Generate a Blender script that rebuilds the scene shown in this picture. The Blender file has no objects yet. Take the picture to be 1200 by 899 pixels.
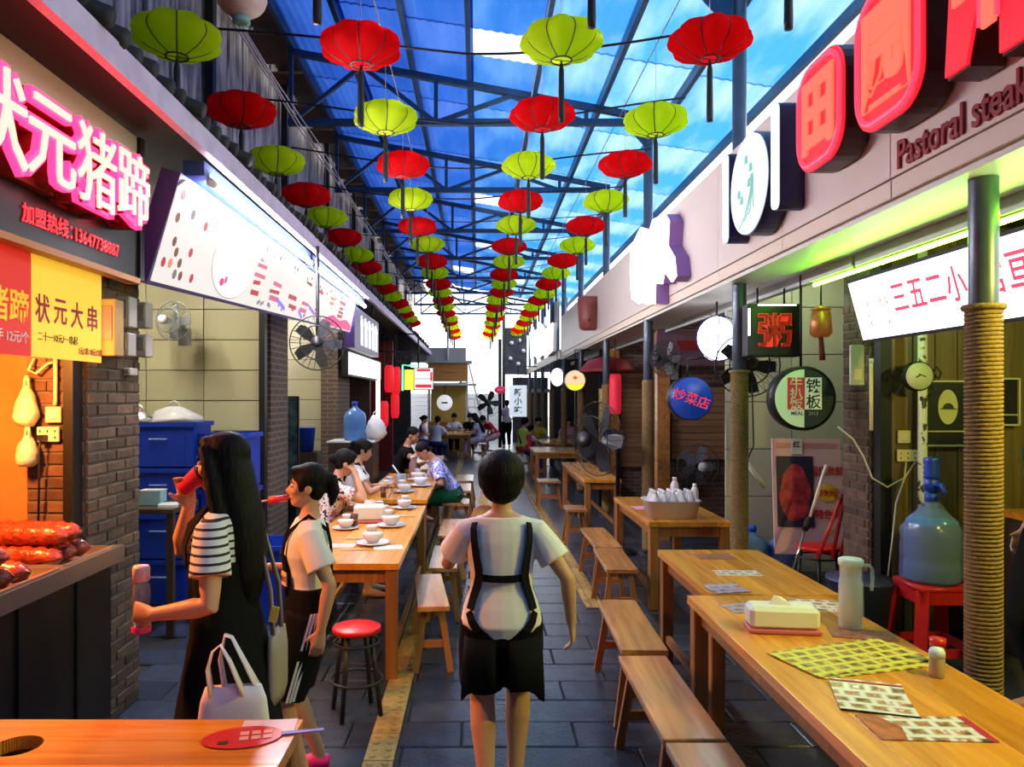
import bpy, bmesh, math, random
from mathutils import Vector, Matrix, Quaternion
random.seed(7)
PI = math.pi
scene = bpy.context.scene
COL = scene.collection
TMP = bpy.data.scenes.new('workbench')          # scratch scene for making lettering and bodies; removed at the end
def baked(o):
    vl = TMP.view_layers[0]; vl.update(); return bpy.data.meshes.new_from_object(o.evaluated_get(vl.depsgraph))

# ------------------------------------------------------------------ camera
F, CX, CY, ZC = 880.0, 560.0, 466.0, 1.8
cam_d = bpy.data.cameras.new('camera'); cam = bpy.data.objects.new('camera', cam_d); COL.objects.link(cam)
cam.location = (0, 0, ZC); cam.rotation_euler = (PI/2, 0, 0)
cam_d.sensor_width = 36; cam_d.lens = F/1200*36
cam_d.shift_x = (600-CX)/1200; cam_d.shift_y = (CY-449.5)/1200
cam_d.clip_start = .05; cam_d.clip_end = 200
scene.camera = cam

# ------------------------------------------------------------------ sky, exposure
world = bpy.data.worlds.new('sky'); scene.world = world; world.use_nodes = True
bg = world.node_tree.nodes['Background']
bg.inputs[0].default_value = (.90, .94, 1.0, 1); bg.inputs[1].default_value = 2.35
vs = scene.view_settings
vs.view_transform = 'Standard'; vs.look = 'None'; vs.gamma = 1; vs.use_curve_mapping = False
vs.exposure = 0.45
scene.cycles.max_bounces = 6; scene.cycles.diffuse_bounces = 3; scene.cycles.glossy_bounces = 3
scene.cycles.transmission_bounces = 6; scene.cycles.transparent_max_bounces = 12
scene.cycles.sample_clamp_indirect = 4; scene.cycles.caustics_reflective = False; scene.cycles.caustics_refractive = False

def W(x, y, D):
    """a place read off the photograph at distance D down the lane, in metres"""
    return Vector(((x-CX)*D/F, D, ZC-(y-CY)*D/F))

# ------------------------------------------------------------------ materials
MATS = {}
def mat(name, col, rough=.5, metal=0., emit=None, es=0., noise=0., nscale=8., bump=0., bscale=60., trans=0., alpha=1., coat=0., col2=None, rnd=0., stretch=None, ior=1.45, spec=.5):
    if name in MATS: return MATS[name]
    m = bpy.data.materials.new(name); m.use_nodes = True; MATS[name] = m
    nt = m.node_tree; b = nt.nodes['Principled BSDF']
    c = (*col, 1) if len(col) == 3 else col
    b.inputs['Base Color'].default_value = c
    b.inputs['Roughness'].default_value = rough; b.inputs['Metallic'].default_value = metal
    b.inputs['IOR'].default_value = ior; b.inputs['Specular IOR Level'].default_value = spec
    if coat: b.inputs['Coat Weight'].default_value = coat; b.inputs['Coat Roughness'].default_value = .12
    if trans: b.inputs['Transmission Weight'].default_value = trans
    if alpha < 1: b.inputs['Alpha'].default_value = alpha
    if emit: b.inputs['Emission Color'].default_value = (*emit, 1); b.inputs['Emission Strength'].default_value = es
    if noise or rnd or bump:
        tc = nt.nodes.new('ShaderNodeTexCoord'); mp = nt.nodes.new('ShaderNodeMapping')
        nt.links.new(tc.outputs['Object'], mp.inputs[0])
        if stretch: mp.inputs['Scale'].default_value = stretch
    if noise or rnd:
        n = nt.nodes.new('ShaderNodeTexNoise'); n.inputs['Scale'].default_value = nscale; n.inputs['Detail'].default_value = 5
        oi = nt.nodes.new('ShaderNodeObjectInfo')
        n.noise_dimensions = '4D'
        mu = nt.nodes.new('ShaderNodeMath'); mu.operation = 'MULTIPLY'; mu.inputs[1].default_value = 37
        nt.links.new(oi.outputs['Random'], mu.inputs[0]); nt.links.new(mu.outputs[0], n.inputs['W'])
        nt.links.new(mp.outputs[0], n.inputs['Vector'])
        rp = nt.nodes.new('ShaderNodeValToRGB'); rp.color_ramp.elements[0].position = .32; rp.color_ramp.elements[1].position = .68
        d = col2 or tuple(x*(1-noise) for x in col[:3])
        rp.color_ramp.elements[0].color = (*d, 1); rp.color_ramp.elements[1].color = c
        nt.links.new(n.outputs[0], rp.inputs[0])
        out = rp.outputs[0]
        if rnd:
            hs = nt.nodes.new('ShaderNodeHueSaturation')
            mr = nt.nodes.new('ShaderNodeMapRange'); mr.inputs[3].default_value = 1-rnd; mr.inputs[4].default_value = 1+rnd
            nt.links.new(oi.outputs['Random'], mr.inputs[0]); nt.links.new(mr.outputs[0], hs.inputs['Value'])
            nt.links.new(out, hs.inputs['Color']); out = hs.outputs[0]
        nt.links.new(out, b.inputs['Base Color'])
    if bump:
        n2 = nt.nodes.new('ShaderNodeTexNoise'); n2.inputs['Scale'].default_value = bscale; n2.inputs['Detail'].default_value = 4
        nt.links.new(mp.outputs[0], n2.inputs['Vector'])
        bp = nt.nodes.new('ShaderNodeBump'); bp.inputs['Strength'].default_value = bump; bp.inputs['Distance'].default_value = .01
        nt.links.new(n2.outputs[0], bp.inputs['Height']); nt.links.new(bp.outputs[0], b.inputs['Normal'])
    return m

def glow(name, col, s, base=.25):
    """something that gives off light"""
    if name in MATS: return MATS[name]
    m = bpy.data.materials.new(name); m.use_nodes = True; MATS[name] = m
    b = m.node_tree.nodes['Principled BSDF']
    b.inputs['Base Color'].default_value = (*[min(1, x*base) for x in col], 1); b.inputs['Roughness'].default_value = .4
    b.inputs['Emission Color'].default_value = (*col, 1); b.inputs['Emission Strength'].default_value = s
    return m

def wood(name, a, b2, rough=.3, coat=.3, axis='Y', scale=1.):
    if name in MATS: return MATS[name]
    m = bpy.data.materials.new(name); m.use_nodes = True; MATS[name] = m
    nt = m.node_tree; b = nt.nodes['Principled BSDF']
    b.inputs['Roughness'].default_value = rough; b.inputs['Coat Weight'].default_value = coat; b.inputs['Coat Roughness'].default_value = .2
    tc = nt.nodes.new('ShaderNodeTexCoord'); mp = nt.nodes.new('ShaderNodeMapping')
    s = {'X': (.7, 9, 9), 'Y': (9, .7, 9), 'Z': (9, 9, .7)}[axis]
    mp.inputs['Scale'].default_value = tuple(x*scale for x in s)
    oi = nt.nodes.new('ShaderNodeObjectInfo'); mu = nt.nodes.new('ShaderNodeMath'); mu.operation = 'MULTIPLY'; mu.inputs[1].default_value = 53
    nt.links.new(oi.outputs['Random'], mu.inputs[0])
    n = nt.nodes.new('ShaderNodeTexNoise'); n.noise_dimensions = '4D'; n.inputs['Scale'].default_value = 2.2; n.inputs['Detail'].default_value = 6; n.inputs['Distortion'].default_value = .8
    nt.links.new(tc.outputs['Object'], mp.inputs[0]); nt.links.new(mp.outputs[0], n.inputs['Vector']); nt.links.new(mu.outputs[0], n.inputs['W'])
    rp = nt.nodes.new('ShaderNodeValToRGB'); rp.color_ramp.elements[0].position = .3; rp.color_ramp.elements[1].position = .66
    rp.color_ramp.elements[0].color = (*b2, 1); rp.color_ramp.elements[1].color = (*a, 1)
    hs = nt.nodes.new('ShaderNodeHueSaturation'); mr = nt.nodes.new('ShaderNodeMapRange'); mr.inputs[3].default_value = .82; mr.inputs[4].default_value = 1.15
    nt.links.new(oi.outputs['Random'], mr.inputs[0]); nt.links.new(mr.outputs[0], hs.inputs['Value'])
    # knots
    v = nt.nodes.new('ShaderNodeTexVoronoi'); v.inputs['Scale'].default_value = .55
    nt.links.new(mp.outputs[0], v.inputs['Vector'])
    kr = nt.nodes.new('ShaderNodeValToRGB'); kr.color_ramp.elements[0].color = (.35, .28, .2, 1); kr.color_ramp.elements[1].color = (1, 1, 1, 1)
    kr.color_ramp.elements[0].position = .04; kr.color_ramp.elements[1].position = .13
    nt.links.new(v.outputs['Distance'], kr.inputs[0])
    mx = nt.nodes.new('ShaderNodeMix'); mx.data_type = 'RGBA'; mx.blend_type = 'MULTIPLY'; mx.inputs[0].default_value = .8
    nt.links.new(n.outputs[0], rp.inputs[0]); nt.links.new(rp.outputs[0], hs.inputs['Color'])
    nt.links.new(hs.outputs[0], mx.inputs[6]); nt.links.new(kr.outputs[0], mx.inputs[7]); nt.links.new(mx.outputs[2], b.inputs['Base Color'])
    bp = nt.nodes.new('ShaderNodeBump'); bp.inputs['Strength'].default_value = .12; nt.links.new(n.outputs[0], bp.inputs['Height']); nt.links.new(bp.outputs[0], b.inputs['Normal'])
    return m

def thin(name, col, tcol, fac=.6, noise=None, rough=.6):
    """thin sheet that lets daylight through (translucent)"""
    if name in MATS: return MATS[name]
    m = bpy.data.materials.new(name); m.use_nodes = True; MATS[name] = m
    nt = m.node_tree; nt.nodes.remove(nt.nodes['Principled BSDF']); out = nt.nodes['Material Output']
    d = nt.nodes.new('ShaderNodeBsdfDiffuse'); t = nt.nodes.new('ShaderNodeBsdfTranslucent'); mx = nt.nodes.new('ShaderNodeMixShader')
    d.inputs[0].default_value = (*col, 1); t.inputs[0].default_value = (*tcol, 1); mx.inputs[0].default_value = fac
    if noise:
        tc = nt.nodes.new('ShaderNodeTexCoord'); n = nt.nodes.new('ShaderNodeTexNoise'); n.inputs['Scale'].default_value = noise[1]; n.inputs['Detail'].default_value = 5
        mp = nt.nodes.new('ShaderNodeMapping'); mp.inputs['Scale'].default_value = noise[2] if len(noise) > 2 else (1, 1, 1)
        nt.links.new(tc.outputs['Object'], mp.inputs[0]); nt.links.new(mp.outputs[0], n.inputs['Vector'])
        rp = nt.nodes.new('ShaderNodeValToRGB'); rp.color_ramp.elements[0].position = .42; rp.color_ramp.elements[1].position = .72
        rp.color_ramp.elements[0].color = (*tcol, 1); rp.color_ramp.elements[1].color = (*noise[0], 1)
        nt.links.new(n.outputs[0], rp.inputs[0]); nt.links.new(rp.outputs[0], t.inputs[0])
    nt.links.new(d.outputs[0], mx.inputs[1]); nt.links.new(t.outputs[0], mx.inputs[2]); nt.links.new(mx.outputs[0], out.inputs[0])
    return m

def stripes(name, a, b, scale, axis='Z', thr=.5, rough=.8):
    if name in MATS: return MATS[name]
    m = bpy.data.materials.new(name); m.use_nodes = True; MATS[name] = m
    nt = m.node_tree; p = nt.nodes['Principled BSDF']; p.inputs['Roughness'].default_value = rough
    tc = nt.nodes.new('ShaderNodeTexCoord'); sp = nt.nodes.new('ShaderNodeSeparateXYZ'); nt.links.new(tc.outputs['Object'], sp.inputs[0])
    mu = nt.nodes.new('ShaderNodeMath'); mu.operation = 'MULTIPLY'; mu.inputs[1].default_value = scale
    fr = nt.nodes.new('ShaderNodeMath'); fr.operation = 'FRACT'; gt = nt.nodes.new('ShaderNodeMath'); gt.operation = 'GREATER_THAN'; gt.inputs[1].default_value = thr
    mx = nt.nodes.new('ShaderNodeMix'); mx.data_type = 'RGBA'; mx.inputs[6].default_value = (*a, 1); mx.inputs[7].default_value = (*b, 1)
    nt.links.new(sp.outputs[axis], mu.inputs[0]); nt.links.new(mu.outputs[0], fr.inputs[0]); nt.links.new(fr.outputs[0], gt.inputs[0])
    nt.links.new(gt.outputs[0], mx.inputs[0]); nt.links.new(mx.outputs[2], p.inputs['Base Color'])
    return m

def spots(name, a, b, scale, pos=.42, rough=.8, c=None):
    """cloth printed with flowers"""
    if name in MATS: return MATS[name]
    m = bpy.data.materials.new(name); m.use_nodes = True; MATS[name] = m
    nt = m.node_tree; p = nt.nodes['Principled BSDF']; p.inputs['Roughness'].default_value = rough
    tc = nt.nodes.new('ShaderNodeTexCoord'); n = nt.nodes.new('ShaderNodeTexNoise'); n.inputs['Scale'].default_value = scale; n.inputs['Detail'].default_value = 2
    nt.links.new(tc.outputs['Object'], n.inputs['Vector'])
    rp = nt.nodes.new('ShaderNodeValToRGB'); rp.color_ramp.interpolation = 'CONSTANT'
    rp.color_ramp.elements[0].color = (*b, 1); rp.color_ramp.elements[1].position = pos; rp.color_ramp.elements[1].color = (*a, 1)
    if c: e = rp.color_ramp.elements.new(.58); e.color = (*c, 1)
    nt.links.new(n.outputs[0], rp.inputs[0]); nt.links.new(rp.outputs[0], p.inputs['Base Color'])
    return m

def brickmat(name, c1, c2, mortar, w, h, gap=.008, axis='XZ', off=.5, rough=.8):
    """brick or paving pattern for surfaces too far away to tell the pieces apart"""
    if name in MATS: return MATS[name]
    m = bpy.data.materials.new(name); m.use_nodes = True; MATS[name] = m
    nt = m.node_tree; p = nt.nodes['Principled BSDF']; p.inputs['Roughness'].default_value = rough
    tc = nt.nodes.new('ShaderNodeTexCoord'); sp = nt.nodes.new('ShaderNodeSeparateXYZ'); cb = nt.nodes.new('ShaderNodeCombineXYZ')
    nt.links.new(tc.outputs['Object'], sp.inputs[0]); nt.links.new(sp.outputs[axis[0]], cb.inputs[0]); nt.links.new(sp.outputs[axis[1]], cb.inputs[1])
    br = nt.nodes.new('ShaderNodeTexBrick'); br.offset = off
    for k, v in (('Color1', c1), ('Color2', c2), ('Mortar', mortar)): br.inputs[k].default_value = (*v, 1)
    br.inputs['Scale'].default_value = 1; br.inputs['Brick Width'].default_value = w; br.inputs['Row Height'].default_value = h; br.inputs['Mortar Size'].default_value = gap
    nt.links.new(cb.outputs[0], br.inputs['Vector']); nt.links.new(br.outputs['Color'], p.inputs['Base Color'])
    bp = nt.nodes.new('ShaderNodeBump'); bp.inputs['Strength'].default_value = .5; bp.inputs['Distance'].default_value = .006; bp.invert = True
    nt.links.new(br.outputs['Fac'], bp.inputs['Height']); nt.links.new(bp.outputs[0], p.inputs['Normal'])
    return m

# ------------------------------------------------------------------ mesh building
class MB:
    def __init__(s): s.v = []; s.f = []; s.m = []; s.k = 0; s.sm = []
    def mat(s, k): s.k = k; return s
    def add(s, vs, fs, smooth=False):
        o = len(s.v); s.v += [Vector(p) for p in vs]
        for f in fs: s.f.append([i+o for i in f]); s.m.append(s.k); s.sm.append(smooth)
        return s
    def box(s, c, d, R=None, bev=0.):
        c = Vector(c); h = [x/2 for x in d]
        if bev > 0:
            bev = min(bev, min(h)*.95); pts = []
            idx = {}
            for sx in (-1, 1):
                for sy in (-1, 1):
                    for sz in (-1, 1):
                        for a in range(3):
                            p = [sx*(h[0]-(bev if a != 0 else 0)), sy*(h[1]-(bev if a != 1 else 0)), sz*(h[2]-(bev if a != 2 else 0))]
                            idx[(sx, sy, sz, a)] = len(pts); pts.append(Vector(p))
            fs = []
            def fc(l):
                a, b2, c2 = pts[l[0]], pts[l[1]], pts[l[2]]
                ctr = sum((pts[i] for i in l), Vector())/len(l)
                fs.append(l if (b2-a).cross(c2-a).dot(ctr) > 0 else l[::-1])
            for a in range(3):
                u, w = [(1, 2), (0, 2), (0, 1)][a]
                for s0 in (-1, 1):
                    l = []
                    for (p, q) in ((-1, -1), (1, -1), (1, 1), (-1, 1)):
                        k = [0, 0, 0]; k[a] = s0; k[u] = p; k[w] = q; l.append(idx[(*k, a)])
                    fc(l)
                for p in (-1, 1):
                    for q in (-1, 1):
                        k1 = [0, 0, 0]; k1[u] = p; k1[w] = q; k1[a] = -1; k2 = list(k1); k2[a] = 1
                        fc([idx[(*k1, u)], idx[(*k2, u)], idx[(*k2, w)], idx[(*k1, w)]])
            for sx in (-1, 1):
                for sy in (-1, 1):
                    for sz in (-1, 1): fc([idx[(sx, sy, sz, a)] for a in range(3)])
        else:
            pts = [Vector((x*h[0], y*h[1], z*h[2])) for z in (-1, 1) for y in (-1, 1) for x in (-1, 1)]
            fs = [[0, 2, 3, 1], [4, 5, 7, 6], [0, 1, 5, 4], [2, 6, 7, 3], [0, 4, 6, 2], [1, 3, 7, 5]]
        if R is not None: pts = [R @ p for p in pts]
        return s.add([p+c for p in pts], fs)
    def bb(s, a, b, bev=0.):
        a, b = Vector(a), Vector(b)
        return s.box((a+b)/2, [abs(x) for x in (b-a)], None, bev)
    def beam(s, p, q, w, h=None, up=(0, 0, 1)):
        p, q = Vector(p), Vector(q); d = q-p; L = d.length; d.normalize(); h = h or w
        x = d.cross(Vector(up))
        if x.length < 1e-4: x = d.cross(Vector((1, 0, 0)))
        x.normalize(); z = x.cross(d)
        R = Matrix((x, d, z)).transposed()
        return s.box((p+q)/2, (w, L, h), R)
    def rings(s, rs, cap=True, smooth=True, close=False):
        n = len(rs[0]); o = len(s.v); vs = [p for r in rs for p in r]; fs = []
        m = len(rs)
        for i in range(m if close else m-1):
            j = (i+1) % m
            for k in range(n):
                l = (k+1) % n
                fs.append([i*n+k, i*n+l, j*n+l, j*n+k])
        if cap and not close: fs.append(list(range(n))[::-1]); fs.append([(m-1)*n+k for k in range(n)])
        return s.add(vs, fs, smooth)
    def tube(s, pts, r, n=8, cap=True, close=False, flat=1.):
        pts = [Vector(p) for p in pts]; m = len(pts)
        rr = r if isinstance(r, (list, tuple)) else [r]*m
        rs = []; prev = None
        for i, p in enumerate(pts):
            a = pts[(i-1) % m] if (i > 0 or close) else p; b = pts[(i+1) % m] if (i < m-1 or close) else p
            t = (b-a).normalized() if (b-a).length > 1e-9 else Vector((0, 0, 1))
            if prev is None:
                x = t.cross(Vector((0, 0, 1)))
                if x.length < .05: x = t.cross(Vector((0, 1, 0)))
            else: x = prev-t*prev.dot(t)
            x.normalize(); prev = x; y = t.cross(x)
            rs.append([p+(x*math.cos(2*PI*k/n)+y*math.sin(2*PI*k/n)*flat)*rr[i] for k in range(n)])
        return s.rings(rs, cap, True, close)
    def cyl(s, p, q, r, r2=None, n=16):
        p, q = Vector(p), Vector(q); return s.tube([p, q], [r, r if r2 is None else r2], n)
    def lathe(s, prof, c=(0, 0, 0), n=16, cap=True, R=None):
        c = Vector(c); rs = []
        for r, z in prof:
            ring = [Vector((r*math.cos(2*PI*k/n), r*math.sin(2*PI*k/n), z)) for k in range(n)]
            rs.append([(R @ p if R is not None else p)+c for p in ring])
        return s.rings(rs, cap)
    def ell(s, c, r, R=None, n=14, m=9):
        c = Vector(c); rs = []
        for i in range(m):
            a = -PI/2+PI*(i+.02*(i == 0)-.02*(i == m-1))/(m-1)
            a = max(-PI/2+.06, min(PI/2-.06, a))
            ring = [Vector((r[0]*math.cos(a)*math.cos(2*PI*k/n), r[1]*math.cos(a)*math.sin(2*PI*k/n), r[2]*math.sin(a))) for k in range(n)]
            rs.append([(R @ p if R is not None else p)+c for p in ring])
        return s.rings(rs)
    def prism(s, poly, o, u, v, depth):
        """poly: 2D points in the (u, v) plane at o, extruded by depth against u x v"""
        o, u, v = Vector(o), Vector(u), Vector(v); nrm = u.cross(v).normalized()
        n = len(poly); a = [o+u*x+v*y for x, y in poly]; b = [p-nrm*depth for p in a]
        fs = [list(range(n)), [n+i for i in range(n)][::-1]]+[[i, n+i, n+(i+1) % n, (i+1) % n] for i in range(n)]
        return s.add(a+b, fs)
    def mesh(s, name='mesh', mats=()):
        me = bpy.data.meshes.new(name); me.from_pydata([tuple(p) for p in s.v], [], s.f)
        for m in mats: me.materials.append(m)
        me.polygons.foreach_set('material_index', s.m); me.polygons.foreach_set('use_smooth', s.sm)
        me.validate(); me.update(); return me
    def build(s, name, mats, parent=None, loc=None):
        if not isinstance(mats, (list, tuple)): mats = [mats]
        return obj(name, s.mesh(name, mats), parent, loc)

def obj(name, me, parent=None, loc=None):
    o = bpy.data.objects.new(name, me); COL.objects.link(o)
    if parent is not None: o.parent = parent
    if loc is not None: o.location = loc
    return o
def tag(o, label=None, cat=None, group=None, kind=None):
    if label: o['label'] = label
    if cat: o['category'] = cat
    if group: o['group'] = group
    if kind: o['kind'] = kind
    return o
def thing(name, label, cat, loc=(0, 0, 0), rz=0., group=None):
    o = bpy.data.objects.new(name, None); COL.objects.link(o); o.location = loc; o.rotation_euler = (0, 0, rz)
    o.empty_display_size = .1
    return tag(o, label, cat, group)
def copy_tree(o, parent=None):
    c = o.copy(); COL.objects.link(c); c.parent = parent
    for ch in list(o.children): copy_tree(ch, c)
    return c
ORD = ['first', 'second', 'third', 'fourth', 'fifth', 'sixth', 'seventh', 'eighth', 'ninth', 'tenth', 'eleventh', 'twelfth', 'thirteenth', 'fourteenth', 'fifteenth', 'sixteenth', 'seventeenth', 'eighteenth', 'nineteenth', 'twentieth']

def text_mb(txt, size, depth, o, u, v, bold=0., res=3, width=1., mb=None, center=True):
    """lettering as solid shapes in the (u, v) plane, standing proud of o by depth"""
    cu = bpy.data.curves.new('lettering', 'FONT'); cu.body = txt; cu.size = 1; cu.resolution_u = res
    cu.offset = bold; cu.fill_mode = 'NONE' if depth is None else 'BOTH'; cu.extrude = .5
    t = bpy.data.objects.new('lettering', cu); TMP.collection.objects.link(t)
    me = baked(t)
    bpy.data.objects.remove(t); bpy.data.curves.remove(cu)
    vs = [p.co.copy() for p in me.vertices]; fs = [list(p.vertices) for p in me.polygons]; bpy.data.meshes.remove(me)
    if not vs: return mb or MB()
    x0, x1 = min(p.x for p in vs), max(p.x for p in vs); y0, y1 = min(p.y for p in vs), max(p.y for p in vs)
    cx, cy = ((x0+x1)/2, (y0+y1)/2) if center else (x0, y0)
    o, u, v = Vector(o), Vector(u), Vector(v); n = u.cross(v).normalized()
    mb = mb or MB()
    mb.add([o+u*((p.x-cx)*size*width)+v*((p.y-cy)*size)+n*((p.z+.5)*depth) for p in vs], fs)
    return mb

def lamp(name, kind, loc, energy, col, size=.1, parent=None, rot=None, size_y=None, spread=None):
    d = bpy.data.lights.new(name, kind); d.energy = energy; d.color = col
    if kind == 'AREA':
        d.size = size
        if size_y: d.shape = 'RECTANGLE'; d.size_y = size_y
    else: d.shadow_soft_size = size
    o = bpy.data.objects.new(name, d); COL.objects.link(o); o.location = loc
    if rot: o.rotation_euler = rot
    if parent: o.parent = parent
    return o
LR, LU = Vector((0, 1, 0)), Vector((0, 0, 1))       # reading directions on the left-hand side of the lane
RR = Vector((0, -1, 0))                             # and on the right-hand side
FX = Vector((1, 0, 0))                              # boards that face the camera end

# palette
DARKM = mat('dark_metal', (.012, .012, .015), .45, .3)
BLACK = mat('black_plastic', (.01, .01, .011), .45)
STEEL = mat('brushed_steel', (.5, .5, .5), .3, .9)
BLUEST = mat('blue_painted_steel', (.02, .065, .15), .4, .2, noise=.4, nscale=5)
WHITEP = mat('white_plastic', (.75, .74, .72), .4)
CREAM = mat('cream_plastic', (.7, .66, .5), .5)
TABW = wood('lacquered_table_wood', (.74, .33, .035), (.52, .17, .012), .27, .3, 'Y')
TABX = wood('lacquered_table_wood_cross', (.74, .30, .03), (.50, .14, .012), .27, .3, 'X')
LEGW = wood('table_leg_wood', (.36, .15, .035), (.22, .075, .015), .45, .1, 'Z')
BENW = wood('bench_wood', (.52, .25, .075), (.32, .12, .03), .22, .4, 'Y')
DARKW = wood('dark_stained_wood', (.06, .03, .018), (.025, .012, .008), .5, .1, 'Z')
# ================================================================== the setting
PAVM = mat('slate_paver', (.042, .054, .08), .24, noise=.45, nscale=6, bump=.25, bscale=40, rnd=.25)
GROUT = mat('dark_grout', (.012, .013, .016), .8)
CONC = mat('dark_concrete', (.05, .047, .045), .8, noise=.4, nscale=4)
floor = tag(MB().bb((-7, -8, -.2), (7, 70, -.014)).build('floor', GROUT), 'dark slate paved lane floor running between the food stalls', 'floor', kind='structure')
pav_me = MB().box((0, 0, -.02), (.596, .292, .04), None, .006).mesh('paver', [PAVM])
for r in range(20):
    for c in range(8):
        obj('paver', pav_me, floor, (-2.2+.604*c+(.302 if r % 2 else 0), 3.42+.3*r, random.uniform(-.002, .002)))
FARPAV = brickmat('far_slate_paving', (.042, .054, .08), (.036, .047, .07), (.012, .013, .016), .604, .3, .005, 'XY', rough=.3)
MB().bb((-6.9, 9.27, -.03), (6.9, 69, 0)).build('far_paving', FARPAV, floor)
MB().bb((-6.9, -7.9, -.03), (6.9, 3.27, 0)).build('near_paving', FARPAV, floor)
TACT = mat('yellow_tactile_paving', (.42, .27, .07), .6, noise=.5, nscale=9, bump=.3, rnd=.2)
tm = MB().box((0, 0, 0), (.15, .292, .012), None, .003)
for i in range(2):
    for j in range(4): tm.cyl((-.037+.075*i, -.11+.073*j, .004), (-.037+.075*i, -.11+.073*j, .011), .022, .016, 6)
tact_me = tm.mesh('tactile_tile', [TACT])
for k, (x, y0, n) in enumerate(((-.49, 3.4, 70), (1.0, 6.4, 60))):
    st = tag(MB().bb((x-.08, y0, -.002), (x+.08, y0+.3*n, .001)).build('trim_%d' % (k+1), GROUT), ('yellow tactile strip along the left edge of the slate lane', 'yellow tactile strip along the right edge of the slate lane')[k], 'paving', kind='structure')
    for i in range(n): obj('tactile_tile', tact_me, st, (x, y0+.15+.3*i, .006))

# ---- brick facing
BRICK = mat('sooty_brown_brick', (.15, .085, .055), .8, noise=.5, nscale=14, bump=.4, rnd=.4)
MORTAR = mat('grey_mortar', (.16, .14, .12), .9, noise=.4, nscale=20)
_bm = {}
def brick_face(parent, o, u, n, length, height, L=.21, C=.063):
    o, u, n = Vector(o), Vector(u), Vector(n)
    for c in range(int(height/C)):
        x = -(L/2 if c % 2 else 0)
        while x < length:
            a, b = max(x, 0)+.004, min(x+L, length)-.004; x += L
            if b-a < .03: continue
            w = round(b-a, 2)
            if (w, n.x != 0) not in _bm: _bm[(w, n.x != 0)] = MB().box((0, 0, 0), (.03, w, C-.011) if n.x else (w, .03, C-.011), None, .004).mesh('brick', [BRICK])
            ob = obj('brick', _bm[(w, n.x != 0)], parent); ob.location = o+u*((a+b)/2)+LU*(c*C+C/2)+n*random.uniform(-.009, -.003)
pier = tag(MB().bb((-2.34, 3.90, 0), (-2.035, 4.5, 3.2)).build('wall_left_pier', MORTAR), 'sooty brick pier between the grill stall and the tiled stall', 'pier', kind='structure')
brick_face(pier, (-2.34, 3.90, 0), (1, 0, 0), (0, -1, 0), .30, 2.5)
brick_face(pier, (-2.035, 3.90, 0), (0, 1, 0), (1, 0, 0), .6, 2.5)
ORW = mat('orange_lit_plaster', (.55, .20, .05), .75, noise=.35, nscale=3, bump=.15)  # orange of the stall light is put into the plaster colour
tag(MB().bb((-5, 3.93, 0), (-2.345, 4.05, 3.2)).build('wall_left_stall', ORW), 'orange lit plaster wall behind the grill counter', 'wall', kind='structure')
tag(MB().bb((-2.10, 3.80, 0), (-2.05, 3.885, 2.46)).build('trim_3', DARKM), 'dark steel upright in front of the brick pier', 'upright', kind='structure')
tag(MB().bb((-5.2, -7, 0), (-5, 34, 3.3)).build('wall_left', CONC), 'dark back wall of the left stalls', 'wall', kind='structure')

TILE = mat('cream_wall_tile', (.56, .53, .36), .35, noise=.1, nscale=2, rnd=.07)
TILEG = mat('dark_tile_joint', (.06, .055, .04), .8)
def tiled_wall(name, label, x0, x1, y, z1, tw, th, vis0, vis1, m=TILE):
    w = tag(MB().bb((x0, y, 0), (x1, y+.14, 3.2)).build(name, TILEG), label, 'wall', kind='structure')
    me = MB().box((0, 0, 0), (tw-.008, .02, th-.008), None, .002).mesh('wall_tile', [m])
    x = x1-tw/2; 
    while x > x0 and x < x1+.01:
        if x+tw/2 > vis0 and x-tw/2 < vis1:
            z = th/2
            while z < z1: obj('wall_tile', me, w, (x, y-.006, z)); z += th
        x -= tw
    return w
tiled_wall('wall_left_tiled_near', 'cream tiled partition wall behind the stacked blue crates', -5, -2.10, 7.3, 3.1, .56, .295, -3.9, -2)
tag(MB().bb((-2.10, 7.2, 0), (-2.045, 7.29, 3.2)).build('trim_4', DARKM), 'dark steel upright at the end of the nearer tiled wall', 'upright', kind='structure')
FBR = brickmat('far_brick', (.13, .075, .05), (.09, .055, .04), (.17, .15, .13), .21, .063, .01, 'YZ')
FBX = brickmat('far_brick_front', (.15, .085, .055), (.10, .06, .045), (.18, .16, .14), .21, .063, .01, 'XZ')
tag(MB().bb((-2.3, 7.44, 0), (-2.05, 8.1, 3.2)).build('wall_left_pier_second', FBR), 'narrow brick pier right after the nearer tiled wall', 'pier', kind='structure')
tiled_wall('wall_left_tiled_far', 'farther cream tiled wall seen through the second opening', -5, -2.30, 11.1, 3.1, .56, .295, -3.3, -2.2)
tag(MB().bb((-2.3, 11.0, 0), (-2.05, 12.0, 3.2)).build('wall_left_pier_third', FBX), 'brick pier behind the blue water bottle', 'pier', kind='structure')
RED = mat('red_painted_board', (.35, .03, .03), .5, noise=.4, nscale=4)
for k, (y, m, lb) in enumerate(((14.6, DARKW, 'dark wooden partition beyond the water bottle'), (18.5, RED, 'dull red partition of a far left stall'), (23.5, CONC, 'grey partition at the far end of the left stalls'))):
    tag(MB().bb((-5, y, 0), (-2.1, y+.12, 3.2)).build('wall_left_partition_%d' % (k+1), m), lb, 'wall', kind='structure')

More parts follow.
